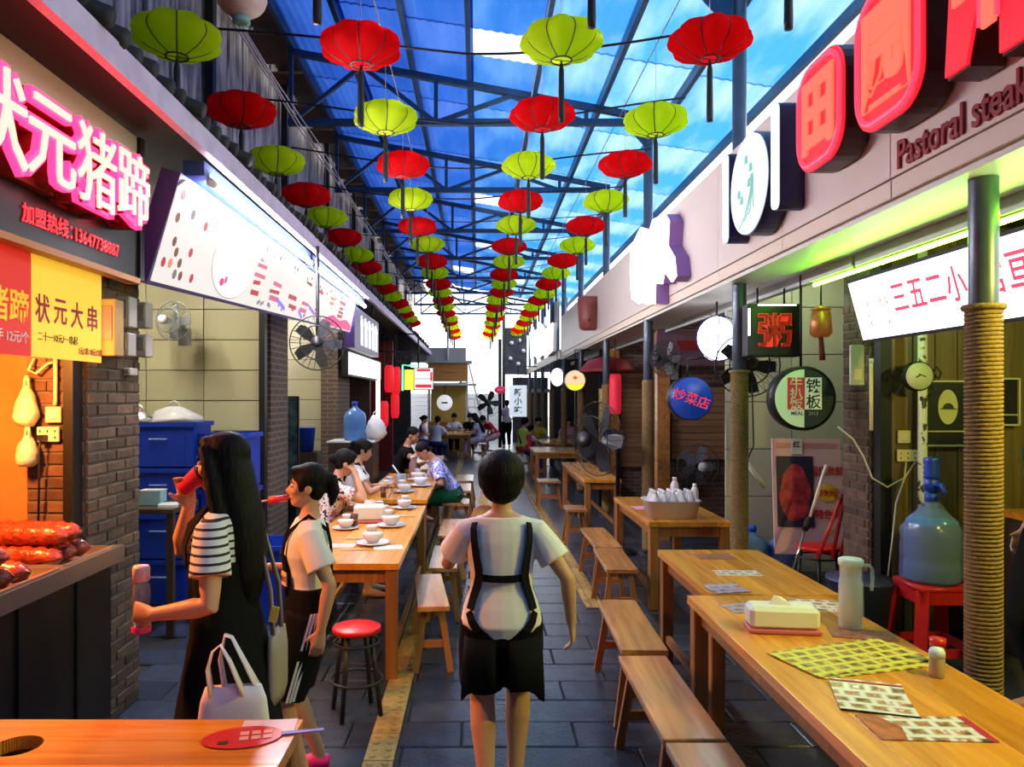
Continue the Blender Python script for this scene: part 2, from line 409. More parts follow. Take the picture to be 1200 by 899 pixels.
# ---- left eave, canopy, corrugated upper wall
PURP = mat('mauve_painted_eave', (.66, .50, .72), .45, noise=.25, nscale=6)
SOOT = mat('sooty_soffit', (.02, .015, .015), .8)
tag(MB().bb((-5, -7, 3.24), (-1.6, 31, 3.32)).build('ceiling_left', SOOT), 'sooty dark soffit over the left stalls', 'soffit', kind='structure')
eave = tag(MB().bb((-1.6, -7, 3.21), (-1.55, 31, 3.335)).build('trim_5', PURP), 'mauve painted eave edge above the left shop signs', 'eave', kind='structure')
TILEB = mat('black_roof_tile', (.012, .011, .012), .7, noise=.5, nscale=10)
rt = MB()
rt.tube([(-1.53, 0, 3.36), (-2.62, 0, 3.79)], .045, 10)
rt_me = rt.mesh('roof_tile', [TILEB])
can = tag(MB().prism([(-1.56, 3.335), (-1.56, 3.35), (-2.62, 3.78), (-2.62, 3.70)], (0, -7, 0), (1, 0, 0), (0, 0, 1), -38).build('ceiling_left_canopy', TILEB), 'black tiled canopy above the mauve eave', 'canopy', kind='structure')
for i in range(130): obj('roof_tile', rt_me, can, (random.uniform(-.03, .03), 1.4+.17*i, random.uniform(-.01, .02)))
CORR = mat('rusty_corrugated_iron', (.62, .54, .52), .4, .4, noise=.75, nscale=3, col2=(.05, .03, .025), rnd=.3, stretch=(1, 4, .6))
cm = MB(); n = 40
pr = [(.022*math.sin(2*PI*i/4+.3), i*.025) for i in range(n+1)]
cm.add([(a, b, 0) for a, b in pr]+[(a, b, 2.7) for a, b in pr]+[(a-.006, b, 0) for a, b in pr]+[(a-.006, b, 2.7) for a, b in pr],
       [[i, i+1, n+2+i, n+1+i] for i in range(n)]+[[2*n+2+i, 3*n+3+i, 3*n+4+i, 2*n+3+i] for i in range(n)])
corr_me = cm.mesh('metal_sheet', [CORR])
cw = tag(MB().bb((-2.95, -7, 3.3), (-2.72, 31, 6.4)).build('wall_left_upper', SOOT), 'rusty corrugated iron upper wall above the left canopy', 'wall', kind='structure')
for i in range(36):
    o = obj('metal_sheet', corr_me, cw, (-2.66-.01*(i % 2), -5.5+i, 3.6)); 
for i in range(10):
    MB().bb((-2.62, 1.6+2.8*i, 3.6), (-2.54, 1.7+2.8*i, 6.3)).build('post', DARKM, cw)
BRW = wood('brown_roof_board', (.09, .04, .03), (.03, .015, .012), .7, 0, 'Y')
ul = tag(MB().bb((-2.75, -7, 6.15), (-2.1, 31, 6.2)).build('ceiling_left_upper', DARKW), 'dark boarding between the blue roof and the upper wall', 'ceiling', kind='structure')
for i in range(34):
    if random.random() < .85: MB().box((-2.42, -4+i*1.0, 5.98), (.62, random.uniform(.5, .9), .03)).build('roof_board', BRW, ul)

# ---- blue roof
def roof_z(x): return 5.45-.2*x
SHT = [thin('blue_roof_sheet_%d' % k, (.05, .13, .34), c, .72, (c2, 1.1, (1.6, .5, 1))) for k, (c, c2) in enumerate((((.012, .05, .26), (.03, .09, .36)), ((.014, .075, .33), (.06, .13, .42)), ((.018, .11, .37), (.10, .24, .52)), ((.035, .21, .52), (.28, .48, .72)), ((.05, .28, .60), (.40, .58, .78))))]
CLEAR = thin('clear_skylight_sheet', (.7, .75, .8), (.75, .82, .9), .8)
roof = tag(MB().beam((-2.12, -5.4, roof_z(-2.1)-.03), (-2.12, 25, roof_z(-2.1)-.03), .05, .13).build('ceiling', BLUEST), 'blue translucent sheet roof over the lane', 'roof', kind='structure')
PX = [-2.1, -1.45, -.75, -.1, .65, 1.4, 2.15, 2.95]
sky_at = {(3, 6): .28, (3, 9): .35, (3, 11): .4, (4, 13): .5, (2, 13): .5}
_rs = {}
for i in range(len(PX)-1):
    a, b = PX[i]-.02, PX[i+1]+.05
    L = math.hypot(b-a, .2*(b-a)); ang = math.atan(.2)
    for j in range(-1, 15):
      y0 = -4.6+2.03*j
      clear = sky_at.get((i, j), 0)
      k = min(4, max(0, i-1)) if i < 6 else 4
      for key in ([(i, False), (i, True)] if clear else [(i, False)]):
        if key not in _rs:
            m = MB(); nn = 8
            # shallow trapezoid ribs across the sheet
            top = []
            for q in range(nn*2+1):
                top.append((-L/2+L*q/(nn*2), .012 if q % 2 else 0))
            m.add([(x, -1.03, z) for x, z in top]+[(x, 1.03, z) for x, z in top], [[q, q+1, 2*nn+2+q, 2*nn+1+q] for q in range(2*nn)])
            _rs[key] = m.mesh('roof_sheet', [CLEAR if key[1] else SHT[k]])
        fr = clear if key[1] else 1-clear
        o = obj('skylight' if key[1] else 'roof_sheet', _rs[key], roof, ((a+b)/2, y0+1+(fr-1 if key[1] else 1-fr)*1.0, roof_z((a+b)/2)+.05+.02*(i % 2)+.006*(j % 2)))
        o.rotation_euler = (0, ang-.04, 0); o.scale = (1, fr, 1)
for x in PX[1:]:
    MB().beam((x, -5.4, roof_z(x)-.02), (x, 25, roof_z(x)-.02), .05, .10).build('purlin', BLUEST, roof)
tr0 = None
NTR = 10
for k in range(NTR):
    y = 3.0+2.8*k
    if tr0 is None:
        tr0 = t = thing('roof_truss', '', 'roof truss', (0, y, 0))
        MB().beam((-2.17, 0, 4.95), (2.0, 0, 4.95), .07, .07).build('bottom_chord', BLUEST, t)
        MB().beam((-2.17, 0, 5.33+.2*2.17), (2.0, 0, 4.99), .07, .07).build('top_chord', BLUEST, t)
        tz = lambda x: 5.33-.2*x
        for (xa, xb) in ((-.48, -.48), (1.24, 1.24), (-2.14, -2.14), (-.48, .38), (-.48, -1.33), (1.24, .38), (-2.14, -1.33)):
            MB().beam((xa, 0, 4.95), (xb, 0, tz(xb)), .045, .045, (0, 1, 0)).build('strut', BLUEST, t)
        MB().prism([(1.62, 4.98), (1.97, 4.98), (1.97, 4.6)], (0, -.01, 0), (1, 0, 0), (0, 0, 1), -.02).build('gusset', BLUEST, t)
    else:
        t = copy_tree(tr0); t.location = (0, y, 0)
    tag(t, 'blue steel roof truss, %s from the near end of the lane' % ORD[k], 'roof truss', 'roof trusses')

# ---- right-hand columns
CSTEEL = mat('blue_grey_column_paint', (.10, .13, .17), .35, .4, noise=.3, nscale=7)
ROPE = mat('jute_rope', (.30, .19, .07), .9, noise=.4, nscale=60, bump=.6, bscale=150)
def column(k):
    y = 3.0+2.8*k; x = 2.02 if k < 2 else 1.95
    names = ['thick rope-wrapped steel column beside the near right table', 'rope-wrapped steel column behind the second right table', 'third column on the right, behind the table with the basin']
    t = thing('steel_column', names[k] if k < 3 else 'brown wrapped steel column on the right, %s from the front' % ORD[k], 'column', (x, y, 0), 0, 'columns along the right fascia')
    MB().cyl((0, 0, 0), (0, 0, 4.97), .053, None, 20).build('shaft', CSTEEL, t)
    MB().box((0, 0, .006), (.2, .2, .012)).build('base_plate', CSTEEL, t)
    m = MB(); z0, z1 = .05, 2.16 if k == 0 else 2.0
    if k < 2:
        turns = int((z1-z0)/.017); pts = []
        for i in range(turns*14+1):
            a = 2*PI*i/14; pts.append((.060*math.cos(a), .060*math.sin(a), z0+.017*i/14))
        m.tube(pts, .0095, 5)
        m.tube([(.068*math.cos(2*PI*i/16), .068*math.sin(2*PI*i/16), z1) for i in range(16)], .013, 6, close=True)
    else:
        m.lathe([(.06, z0)]+[(.067+.006*(i % 2), z0+(z1-z0)*i/60) for i in range(61)]+[(.06, z1)], n=12)
    m.build('rope_wrap', ROPE, t)
for k in range(10): column(k)

# ---- right fascia board, soffit, beam, ceiling and walls of the right stalls
FAS = mat('pinkish_cream_fascia_panel', (.80, .68, .60), .35, noise=.06, nscale=2)
FASL = mat('cream_fascia_band', (.76, .63, .50), .4)
fas = tag(MB().bb((1.90, -4, 2.70), (1.97, 17.2, 3.62)).build('wall_right_fascia', FASL), 'long cream sign fascia above the right stalls', 'fascia', kind='structure')
pm = MB().box((0, 0, 0), (.025, 1.214, .82), None, .003).mesh('fascia_panel', [FAS])
bm_ = MB().box((0, 0, 0), (.025, 1.214, .085), None, .003).mesh('fascia_band', [FASL])
for i in range(17):
    obj('fascia_panel', pm, fas, (1.885, -3.3+1.22*i, 3.205)); obj('fascia_band', bm_, fas, (1.889, -3.3+1.22*i, 2.746))
tag(MB().bb((1.88, 17.2, 2.70), (1.95, 34, 2.90)).build('trim_6', FASL), 'thin cream beam carrying the fascia on at the far right', 'beam', kind='structure')
SOF = mat('pale_soffit_board', (.72, .72, .66), .4)
tag(MB().bb((1.90, -4, 2.675), (2.36, 17.2, 2.702)).build('ceiling_right_soffit', SOF), 'pale soffit under the right fascia, lit green near the camera', 'soffit', kind='structure')
GREYB = mat('grey_steel_beam', (.42, .44, .42), .45, .1, noise=.15, nscale=8)
for k in range(7):
    tag(MB().bb((2.30, -1.0+2.8*k+.02, 2.60), (2.36, 1.8+2.8*k-.02, 2.674)).build('trim_%d' % (7+k), GREYB), 'grey beam under the right soffit, %s length from the front' % ORD[k], 'beam', kind='structure')
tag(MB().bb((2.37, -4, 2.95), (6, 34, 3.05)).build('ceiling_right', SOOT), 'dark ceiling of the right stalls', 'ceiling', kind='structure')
tag(MB().bb((5.5, -4, 0), (5.7, 34, 3.0)).build('wall_right', CONC), 'dark back wall of the right stalls', 'wall', kind='structure')
tag(MB().bb((2.28, 1.0, 0), (5.5, 6.9, .20)).build('floor_platform', CONC), 'low raised floor of the near right stall', 'platform', kind='structure')
PANW = wood('olive_brown_wall_board', (.16, .11, .045), (.07, .05, .02), .45, .2, 'Z')
rw = tag(MB().bb((2.74, 5.04, .2), (5.5, 5.15, 2.95)).build('wall_right_boarded', DARKW), 'dark boarded wall behind the water bottle on the red stool', 'wall', kind='structure')
bdm = MB().box((0, 0, 0), (.146, .025, 2.7), None, .004).mesh('wall_board', [PANW])
for i in range(14): obj('wall_board', bdm, rw, (2.83+.15*i, 5.03, 1.58))
tag(MB().bb((2.66, 4.96, .2), (2.735, 5.04, 2.95)).build('trim_14', DARKM), 'black upright at the edge of the dark boarded wall', 'upright', kind='structure')
pr2 = tag(MB().bb((2.69, 5.16, .2), (2.95, 5.52, 2.95)).build('wall_right_pier', MORTAR), 'brick pier beside the meat poster', 'pier', kind='structure')
brick_face(pr2, (2.69, 5.52, .2), (0, -1, 0), (-1, 0, 0), .36, 2.3)
brick_face(pr2, (2.69, 5.16, .2), (1, 0, 0), (0, -1, 0), .05, 2.3)
PALE = mat('pale_green_tile', (.46, .47, .36), .4, noise=.1, nscale=2, rnd=.05)
wt = tiled_wall('wall_right_tiled', 'pale tiled partition behind the meat poster', 2.35, 5.4, 7.0, 2.9, .62, .44, 2.3, 3.9, PALE)
for y, x0, m, lb in ((9.7, 2.25, FBX, 'brick partition behind the grey wall fan'), (13.0, 2.25, FBX, 'brick partition behind the black standing fan'), (17, 2.2, DARKW, 'dark partition far along the right stalls'), (22, 2.2, CONC, 'grey partition near the far right end')):
    tag(MB().bb((x0, y, 0), (5.5, y+.12, 2.95)).build('wall_right_partition_%d' % int(y), m), lb, 'wall', kind='structure')
SHUT = wood('tan_shutter_slat', (.34, .20, .10), (.22, .12, .06), .5, .1, 'X')
def shutter(name, label, x0, x1, y, z0, z1):
    s = tag(MB().bb((x0-.03, y, z0-.03), (x1+.03, y+.03, z1+.03)).build(name, DARKW), label, 'shutter', kind='structure')
    n = int((z1-z0)/.085); me = MB().box((0, 0, 0), (x1-x0, .02, .078), None, .004).mesh('slat', [SHUT])
    for i in range(n): obj('slat', me, s, ((x0+x1)/2, y-.006, z0+.045+.085*i))
shutter('window_1', 'tan slatted shutter on the brick wall behind the grey fan', 2.5, 3.35, 9.66, 1.0, 1.95)
shutter('window_2', 'tan slatted shutter farther back beside a wooden post', 2.45, 3.0, 12.95, .6, 2.3)
PUR = mat('purple_cast_board', (.20, .12, .17), .6, noise=.4, nscale=3)  # purple cast of the oval sign put into the board colour
for i, (x, y) in enumerate(((2.35, 9.6), (2.33, 12.9))):
    tag(MB().bb((x-.08, y-.1, 0), (x+.08, y+.05, 2.9)).build('trim_%d' % (15+i), BENW), ('brown timber post left of the tan shutter and grey fan', 'brown timber post behind the black standing fan')[i], 'post', kind='structure')

tag(MB().bb((-5.2, -7.2, 0), (5.7, -7, 6.5)).build('wall_front_blocker', CONC), 'unseen dark wall added behind the camera to hold off sky light', 'wall', kind='structure')  # added out of view to block sky light; the lane itself runs on
# ---- the far end
WHT = mat('white_painted_siding', (.8, .8, .8), .5)
ew = tag(MB().bb((-3.2, 36, 0), (1.3, 36.2, 2.0)).build('wall_back', WHT), 'white slatted wall closing the far end of the lane', 'wall', kind='structure')
sl = MB().box((0, 0, 0), (4.4, .05, .16), Matrix.Rotation(.25, 3, 'X')).mesh('slat', [WHT])
for i in range(10): obj('slat', sl, ew, (-.95, 35.96, .12+.2*i))
# ================================================================== lanterns
LRED = thin('red_lantern_silk', (.85, .014, .018), (1.0, .016, .02), .75)
LGRN = thin('green_lantern_silk', (.70, .88, .03), (.85, 1.0, .03), .75)
RIB = mat('black_lantern_rib', (.012, .015, .012), .6)
def lantern_parts():
    prof = [(.062, .165), (.10, .160), (.17, .135), (.235, .095), (.28, .045), (.295, .0), (.285, -.035), (.235, -.085), (.165, -.125), (.105, -.15), (.072, -.165)]
    N, per = 8, 8; m = MB(); rs = []
    for r, z in prof:
        ring = []
        k = max(0., min(1., (r-.06)/.2))
        for i in range(N*per):
            a = 2*PI*i/(N*per); lobe = abs(math.sin(a*N/2))
            rr = r*(1-.15*k*(1-lobe)); ring.append(Vector((rr*math.cos(a), rr*math.sin(a), z+.012*k*lobe*(1 if z > 0 else -1))))
        rs.append(ring)
    m.rings(rs, cap=False)
    rib = MB()
    for j in range(N):
        a = 2*PI*j/N
        rib.tube([((r*(1-.15*max(0., min(1., (r-.06)/.2)))+.002)*math.cos(a), (r*(1-.15*max(0., min(1., (r-.06)/.2)))+.002)*math.sin(a), z) for r, z in prof], .0045, 4)
    ring = MB().tube([(.072*math.cos(2*PI*i/20), .072*math.sin(2*PI*i/20), -.166) for i in range(20)], .007, 5, close=True)
    ring.tube([(-.07, 0, -.166), (.07, 0, -.166)], .004, 4)
    rib.tube([(.064*math.cos(2*PI*i/20), .064*math.sin(2*PI*i/20), .164) for i in range(20)], .006, 5, close=True).tube([(-.064, 0, .164), (.064, 0, .164)], .004, 4)
    tas = MB().tube([(0, 0, -.166), (0, 0, -.24), (0, 0, -.56), (0, 0, -.60)], [.005, .02, .024, .022], 8)
    for q in (m, rib, ring):
        for v in q.v: v.z *= .78
    for v in tas.v: v.z += .036
    thr = MB().tube([(0, 0, .129), (0, 0, .70)], .0028, 4)
    return m, rib, ring, tas, thr
lm, lrib, lring, ltas, lthr = lantern_parts()
rib_me, ring_me, tas_me, thr_me = lrib.mesh('ribs', [RIB]), lring.mesh('ring', [RIB]), ltas.mesh('tassel', [RIB]), lthr.mesh('thread', [mat('white_thread', (.55, .55, .6), .6)])
sh_me = {'red': lm.mesh('shade', [LRED]), 'green': lm.mesh('shade', [LGRN])}
rows = [('along the left canopy', -1.98, 4.98, 4.18, 'green', 1.26), ('over the left tables', -.83, 5.28, 4.29, 'red', 1.4), ('above the middle of the lane', .58, 5.28, 4.29, 'green', 1.4), ('beside the right fascia', 1.62, 5.28, 4.29, 'red', 1.4)]
for rn, x, y0, z, c0, dy in rows:
    first = -1 if rn != 'along the left canopy' else 0
    for k in range(first, 19):
        col = c0 if k % 2 == 0 else ('green' if c0 == 'red' else 'red')
        lbl = ('%s lotus lantern %s, %s of its row in view' % (col, rn, ORD[k] if k < 19 else 'last')) if k >= 0 else '%s lotus lantern %s, nearest, only its black tassel in view' % (col, rn)
        y = y0+dy*k
        if rn == 'along the left canopy' and y > 24: break
        t = thing('lotus_lantern', lbl, 'lantern', (x+random.uniform(-.04, .04)-.006*k, y+random.uniform(-.05, .05), z+random.uniform(-.02, .02)), random.uniform(0, .6), 'lotus lanterns strung over the lane')
        for n, me in (('shade', sh_me[col]), ('ribs', rib_me), ('ring', ring_me), ('tassel', tas_me), ('thread', thr_me)): obj(n, me, t)
for k, (rn, x, y0, z, c0, dy) in enumerate(rows):
    tag(MB().tube([(x-.006*(y-5)/1.4, y, z+.695) for y in range(1, 33, 2)], .006, 4).build('lantern_wire', mat('grey_wire', (.3, .3, .33), .5)), 'thin wire carrying the lotus lanterns '+rn, 'wire', 'lantern wires')
WIRE = mat('black_cable', (.008, .008, .01), .6)
for k in range(14):
    y = 5.28+.38+1.4*k; pts = []
    for i in range(17):
        s = i/16; pts.append((-2.1+4.05*s, y, 4.50+.03*math.sin(7*s+k)-.10*math.sin(PI*s)+.18*abs(s-.5)))
    tag(MB().tube(pts, .010 if k < 4 else .007, 5).build('overhead_cable', WIRE), 'black cable slung across the lane behind the %s rank of lanterns' % ORD[k], 'cable', 'cables slung across the lane')
PWIRE = mat('pale_wire', (.5, .45, .5), .5)
for k, (dx, dz) in enumerate(((0, 0), (.07, -.05), (.02, .09))):
    pts = [(-1.92+dx, y, 4.72+dz+.03*math.sin(y*1.3+k)) for y in range(2, 27)]
    tag(MB().tube(pts, .008, 5).build('overhead_wire', PWIRE), ('lowest', 'middle', 'topmost')[(0, 1, 2)[k] if k != 0 else 1] .replace('middle', 'middle' if k == 0 else 'lowest')+' of the three pale wires running along the left canopy', 'wire', 'pale wires along the left')
# round red paper lantern at the top edge
c = W(283, -4, 4.6)
t = thing('round_lantern', 'round red and white paper lantern at the top edge above the left canopy', 'lantern', c)
MB().lathe([(.04, .13)]+[(.155*math.cos(a), .125*math.sin(a)) for a in [1.1, .8, .5, .2, -.1, -.4, -.7, -1.0]]+[(.04, -.13)], n=20).build('shade', mat('red_white_paper', (.8, .72, .68), .7, noise=.4, nscale=6, col2=(.6, .04, .08)), t)
MB().lathe([(.05, -.13), (.055, -.16), (.03, -.165)], n=14).build('base', mat('teal_paper', (.2, .5, .45), .6), t)
MB().tube([(0, 0, .13), (0, 0, 1.2)], .003, 4).build('thread', PWIRE, t)

# ================================================================== left signs
GREYP = mat('grey_white_sign_panel', (.52, .50, .52), .35)
BLKG = mat('black_gloss_panel', (.008, .008, .01), .35, spec=.3)
DKRED = mat('dark_red_letter_side', (.16, .01, .012), .5)
NEONP = glow('pink_neon_face', (1, .012, .06), 5.5)
NEONC = glow('warm_neon_core', (1, .13, .10), 5)
t = thing('neon_sign', 'big grill shop sign with glowing red and pink characters over the left counter', 'sign', (-1.9, 2.8, 2.46))
def loc(t, mb, name, m, parent=None):
    """link a mesh built in world metres under a thing that stands at t.location"""
    for v in mb.v: v -= Vector(t.location)
    return mb.build(name, m, parent or t)
loc(t, MB().bb((-1.93, 1.2, 2.72), (-1.88, 4.14, 3.235)), 'panel', GREYP)
loc(t, MB().bb((-1.94, 1.2, 2.455), (-1.875, 4.14, 2.715)), 'lower_panel', BLKG)
loc(t, MB().bb((-1.945, 4.14, 2.45), (-1.86, 4.19, 3.235)), 'end_frame', DARKM)
loc(t, MB().bb((-1.93, 1.2, 2.425), (-1.86, 4.14, 2.455)), 'bottom_rail', mat('orange_rail', (.5, .2, .04), .5))
for ch, y, z in (('状', 2.72, 2.84), ('元', 3.07, 2.84), ('猪', 3.43, 2.845), ('蹄', 3.79, 2.86)):
    loc(t, MB().bb((-1.878, y-.17, z-.17), (-1.83, y+.17, z+.17)), 'letter_box', DKRED)
    a = loc(t, text_mb(ch, .385, .10, (-1.87, y, z), LR, LU, .038, 2, .95), 'character', DKRED)
    loc(t, text_mb(ch, .385, .03, (-1.77, y, z), LR, LU, .038, 2, .95), 'glowing_face', NEONP, a)
    b = loc(t, text_mb(ch, .385, .012, (-1.74, y, z), LR, LU, -.002, 2, .95), 'glowing_tube', NEONC, a)
REDL = mat('red_letter', (.65, .02, .04), .4, emit=(1, .03, .05), es=.5)
loc(t, text_mb('加盟热线：', .088, .006, (-1.873, 3.27, 2.565), LR, LU, .012, 2), 'lettering', REDL)
loc(t, text_mb('13647738887', .088, .006, (-1.873, 3.70, 2.56), LR, LU, .012, 2, .9), 'lettering', REDL)
# banners
def banner(label, col, y0, y1, parts):
    t = thing('shop_banner', label, 'banner', (-1.96, (y0+y1)/2, 1.97))
    loc(t, MB().bb((-1.965, y0, 1.98), (-1.955, y1, 2.44)), 'sheet', col)
    for txt, size, y, z, m, w, bo in parts: loc(t, text_mb(txt, size, .002, (-1.954, y, z), LR, LU, bo, 2, w), 'lettering', m)
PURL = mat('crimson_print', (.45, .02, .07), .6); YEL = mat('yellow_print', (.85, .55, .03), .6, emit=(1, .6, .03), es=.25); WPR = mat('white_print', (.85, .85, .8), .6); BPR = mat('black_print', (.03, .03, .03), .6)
yb = mat('yellow_banner_glow', (.85, .58, .05), .6, emit=(1, .55, .04), es=.45)  # sheet glows by its own emission, no lamp behind it
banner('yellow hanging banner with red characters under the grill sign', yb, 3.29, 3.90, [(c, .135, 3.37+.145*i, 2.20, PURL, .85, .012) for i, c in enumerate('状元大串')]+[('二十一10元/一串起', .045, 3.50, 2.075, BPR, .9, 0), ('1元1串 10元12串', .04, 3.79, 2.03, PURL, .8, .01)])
banner('red hanging banner with yellow characters at the left edge', mat('red_banner_glow', (.6, .03, .02), .6, emit=(1, .03, .02), es=.3), 2.68, 3.285, [('卤猪蹄', .15, 3.06, 2.19, YEL, .95, .014), ('猪手 12元/个', .055, 3.13, 2.06, WPR, .9, .008)])  # red sheet likewise emits its own glow instead of being lit

# ---- long white lightbox on the left, leaning out towards the lane
A, B_, C_, D_ = Vector((-1.86, 4.27, 2.465)), Vector((-1.62, 9.5, 2.63)), Vector((-1.69, 4.27, 3.06)), Vector((-1.545, 9.5, 3.0))
def bil(s, q): return (A*(1-s)+B_*s)*(1-q)+(C_*(1-s)+D_*s)*q
LBN = (B_-A).cross(C_-A).normalized()
LBN = LBN if LBN.x > 0 else -LBN
t = thing('light_box_sign', 'long white backlit shop sign with a plate and red writing on the left', 'sign', (-1.86, 6.8, 2.46))
def plate(poly, d0, d1):
    a = [bil(s, q)+LBN*d1 for s, q in poly]; b = [bil(s, q)+LBN*d0 for s, q in poly]; n = len(a)
    return MB().add(a+b, [list(range(n))[::-1], [n+i for i in range(n)]]+[[i, (i+1) % n, n+(i+1) % n, n+i] for i in range(n)])
sq = [(0, 0), (1, 0), (1, 1), (0, 1)]
loc(t, plate([(-.006, -.04), (1.006, -.04), (1.006, 1.03), (.0, 1.03)], -.12, -.004), 'case', mat('purple_sign_case', (.08, .05, .2), .4))
LBF = glow('white_sign_face', (1.0, .93, .88), .66, .03)
loc(t, plate([(.0, 0), (1, 0), (1, 1), (.015, 1), (0, .9)], -.003, .004), 'face', LBF)
def rect(s, q, w, h, k=0.): return [(s-w/2, q-h/2), (s+w/2, q-h/2+k), (s+w/2, q+h/2+k), (s-w/2, q+h/2)]
prt = {'red': glow('sign_print_red', (.62, .05, .07), .6, .1), 'pink': glow('sign_print_pink', (.8, .16, .32), .6, .1), 'brown': glow('sign_print_brown', (.32, .12, .06), .5, .1), 'violet': glow('sign_print_violet', (.3, .2, .9), .7, .1), 'orange': glow('sign_print_orange', (.9, .28, .14), .7, .1), 'hot': glow('sign_print_hot_pink', (1, .05, .25), .8, .1), 'grey': glow('sign_print_grey', (.3, .27, .3), .5, .1)}
loc(t, plate([(.21+.075*math.cos(a*PI/16), .47+.45*math.sin(a*PI/16)) for a in range(32)], .004, .006), 'plate_rim', prt['grey'])
loc(t, plate([(.21+.0735*math.cos(a*PI/16), .47+.44*math.sin(a*PI/16)) for a in range(32)], .006, .008), 'plate', glow('bright_plate', (1, 1, 1), .9, .03))
leaf = [(.014, .86, 'red'), (.016, .64, 'brown'), (.05, .74, 'grey'), (.09, .70, 'red'), (.024, .42, 'brown'), (.035, .33, 'brown'), (.07, .38, 'red'), (.012, .2, 'red'), (.028, .21, 'orange'), (.05, .24, 'brown'), (.06, .12, 'brown'), (.09, .13, 'red'), (.045, .12, 'grey'), (.18, .2, 'hot'), (.192, .24, 'pink')]
for s, q, c in leaf: loc(t, plate([(s+.006*math.cos(a)*(1.2 if c == 'hot' else .8), q+.05*math.sin(a)) for a in (0, .9, 1.6, 2.4, 3.2, 4.0, 4.7, 5.5)], .008, .010), 'printed_leaf', prt[c])
rnd = random.Random(3)
for cx_, base in ((.31, 'red'), (.40, 'red'), (.50, 'red'), (.58, 'brown'), (.66, 'red'), (.76, 'orange'), (.86, 'red')):
    for r in range(5):
        w = rnd.uniform(.028, .05); q = .2+.13*r+rnd.uniform(-.02, .02)
        loc(t, plate(rect(cx_+rnd.uniform(-.008, .008), q, w, rnd.uniform(.05, .09), rnd.uniform(-.02, .02)), .008, .010), 'printed_stroke', prt[base if rnd.random() < .55 else 'pink'])
for i in range(46):
    s = rnd.uniform(.30, .98); q = rnd.choice((.08, .1, .14, .80, .86, .7, .75))
    loc(t, plate(rect(s, q, .005, .06), .008, .010), 'printed_mark', prt['grey'])
for s, q, w in ((.44, .22, .05), (.63, .30, .05), (.56, .15, .03)): loc(t, plate(rect(s, q, w, .07, -.12), .010, .012), 'printed_swash', prt['violet'])
loc(t, plate([(.70, .03), (.99, .03), (.99, .2), (.93, .33), (.86, .24), (.8, .33), (.74, .2)], .010, .012), 'printed_swash', prt['hot'])
HOUS = mat('blue_lamp_housing', (.05, .12, .35), .3, .3)
for k, (y0, y1, lb) in enumerate(((4.55, 7.15, 'nearer bright fluorescent tube under the mauve eave'), (7.45, 10.6, 'farther bright fluorescent tube under the mauve eave'))):
    t = thing('fluorescent_tube', lb, 'lamp', (-1.62, (y0+y1)/2, 3.12), 0, 'tubes under the left eave')
    loc(t, MB().bb((-1.74, y0-.12, 3.11), (-1.615, y1+.1, 3.2)), 'housing', HOUS)
    loc(t, MB().cyl((-1.60, y0, 3.09), (-1.60, y1, 3.09), .022, None, 10), 'tube', glow('tube_white', (.96, .90, .98), 190))
    for y in (y0-.03, y1+.03): loc(t, MB().cyl((-1.60, y-.03, 3.09), (-1.60, y+.03, 3.09), .026, None, 10).box((-1.62, y, 3.12), (.02, .03, .05)), 'end_cap', WHITEP)
t = thing('dark_sign', 'dark purple box sign with tall white characters past the long lightbox', 'sign', (-1.6, 10.8, 2.5))
loc(t, MB().bb((-1.72, 9.75, 2.45), (-1.60, 12.1, 3.0)), 'case', mat('indigo_case', (.05, .03, .14), .4))
WL = glow('white_neon_stroke', (1, 1, 1), 1.5)
for y in (10.0, 11.8): loc(t, MB().tube([(-1.66, y, 3.0), (-1.66, y, 3.25)], .015, 6), 'hanger', DARKM)
for i in range(5):
    y = 10.3+.36*i
    m = MB().box((-1.595, y, 2.72), (.01, .05, .4)).box((-1.595, y+.1, 2.70), (.01, .045, .36)).box((-1.595, y+.05, 2.82+.02*(i % 2)), (.01, .2, .04))
    if i % 2: m.box((-1.595, y+.05, 2.62), (.01, .17, .04))
    loc(t, m, 'stroke', WL)
t = thing('light_box_sign', 'plain overbright white lightbox below the dark purple sign', 'sign', (-1.9, 12.6, 2.13))
loc(t, MB().bb((-2.0, 11.0, 2.12), (-1.9, 14.6, 2.5)), 'case', DARKM); loc(t, MB().bb((-1.9, 11.03, 2.15), (-1.89, 14.57, 2.47)), 'face', glow('white_box_face', (1, .97, .95), 2.2))

# ================================================================== right signs
def side(px, py, X):
    """a point of a board on the plane X, read off the photograph"""
    D = X*F/(px-CX); return Vector((X, D, ZC-(py-CY)*D/F))
RFACE = glow('red_letter_face', (1, .012, .025), .95, .03); OFACE = glow('orange_letter_core', (1, .13, .07), 1.05, .03); BSIDE = mat('maroon_letter_side', (.05, .008, .008), .4)
RFACE2 = glow('pinkish_letter_rim', (1, .04, .09), 1.3, .03)
def rrect(w, h, r, n=5, wob=None):
    p = []
    for cx_, cy_, a0 in ((w/2-r, h/2-r, 0), (-w/2+r, h/2-r, PI/2), (-w/2+r, -h/2+r, PI), (w/2-r, -h/2+r, 1.5*PI)):
        for i in range(n+1): a = a0+PI/2*i/n; p.append((cx_+r*math.cos(a), cy_+r*math.sin(a)))
    return p
t = thing('raised_letter_sign', 'huge glowing red bubble characters above the Pastoral steak wording on the right fascia', 'sign', (1.87, 3.1, 2.8))
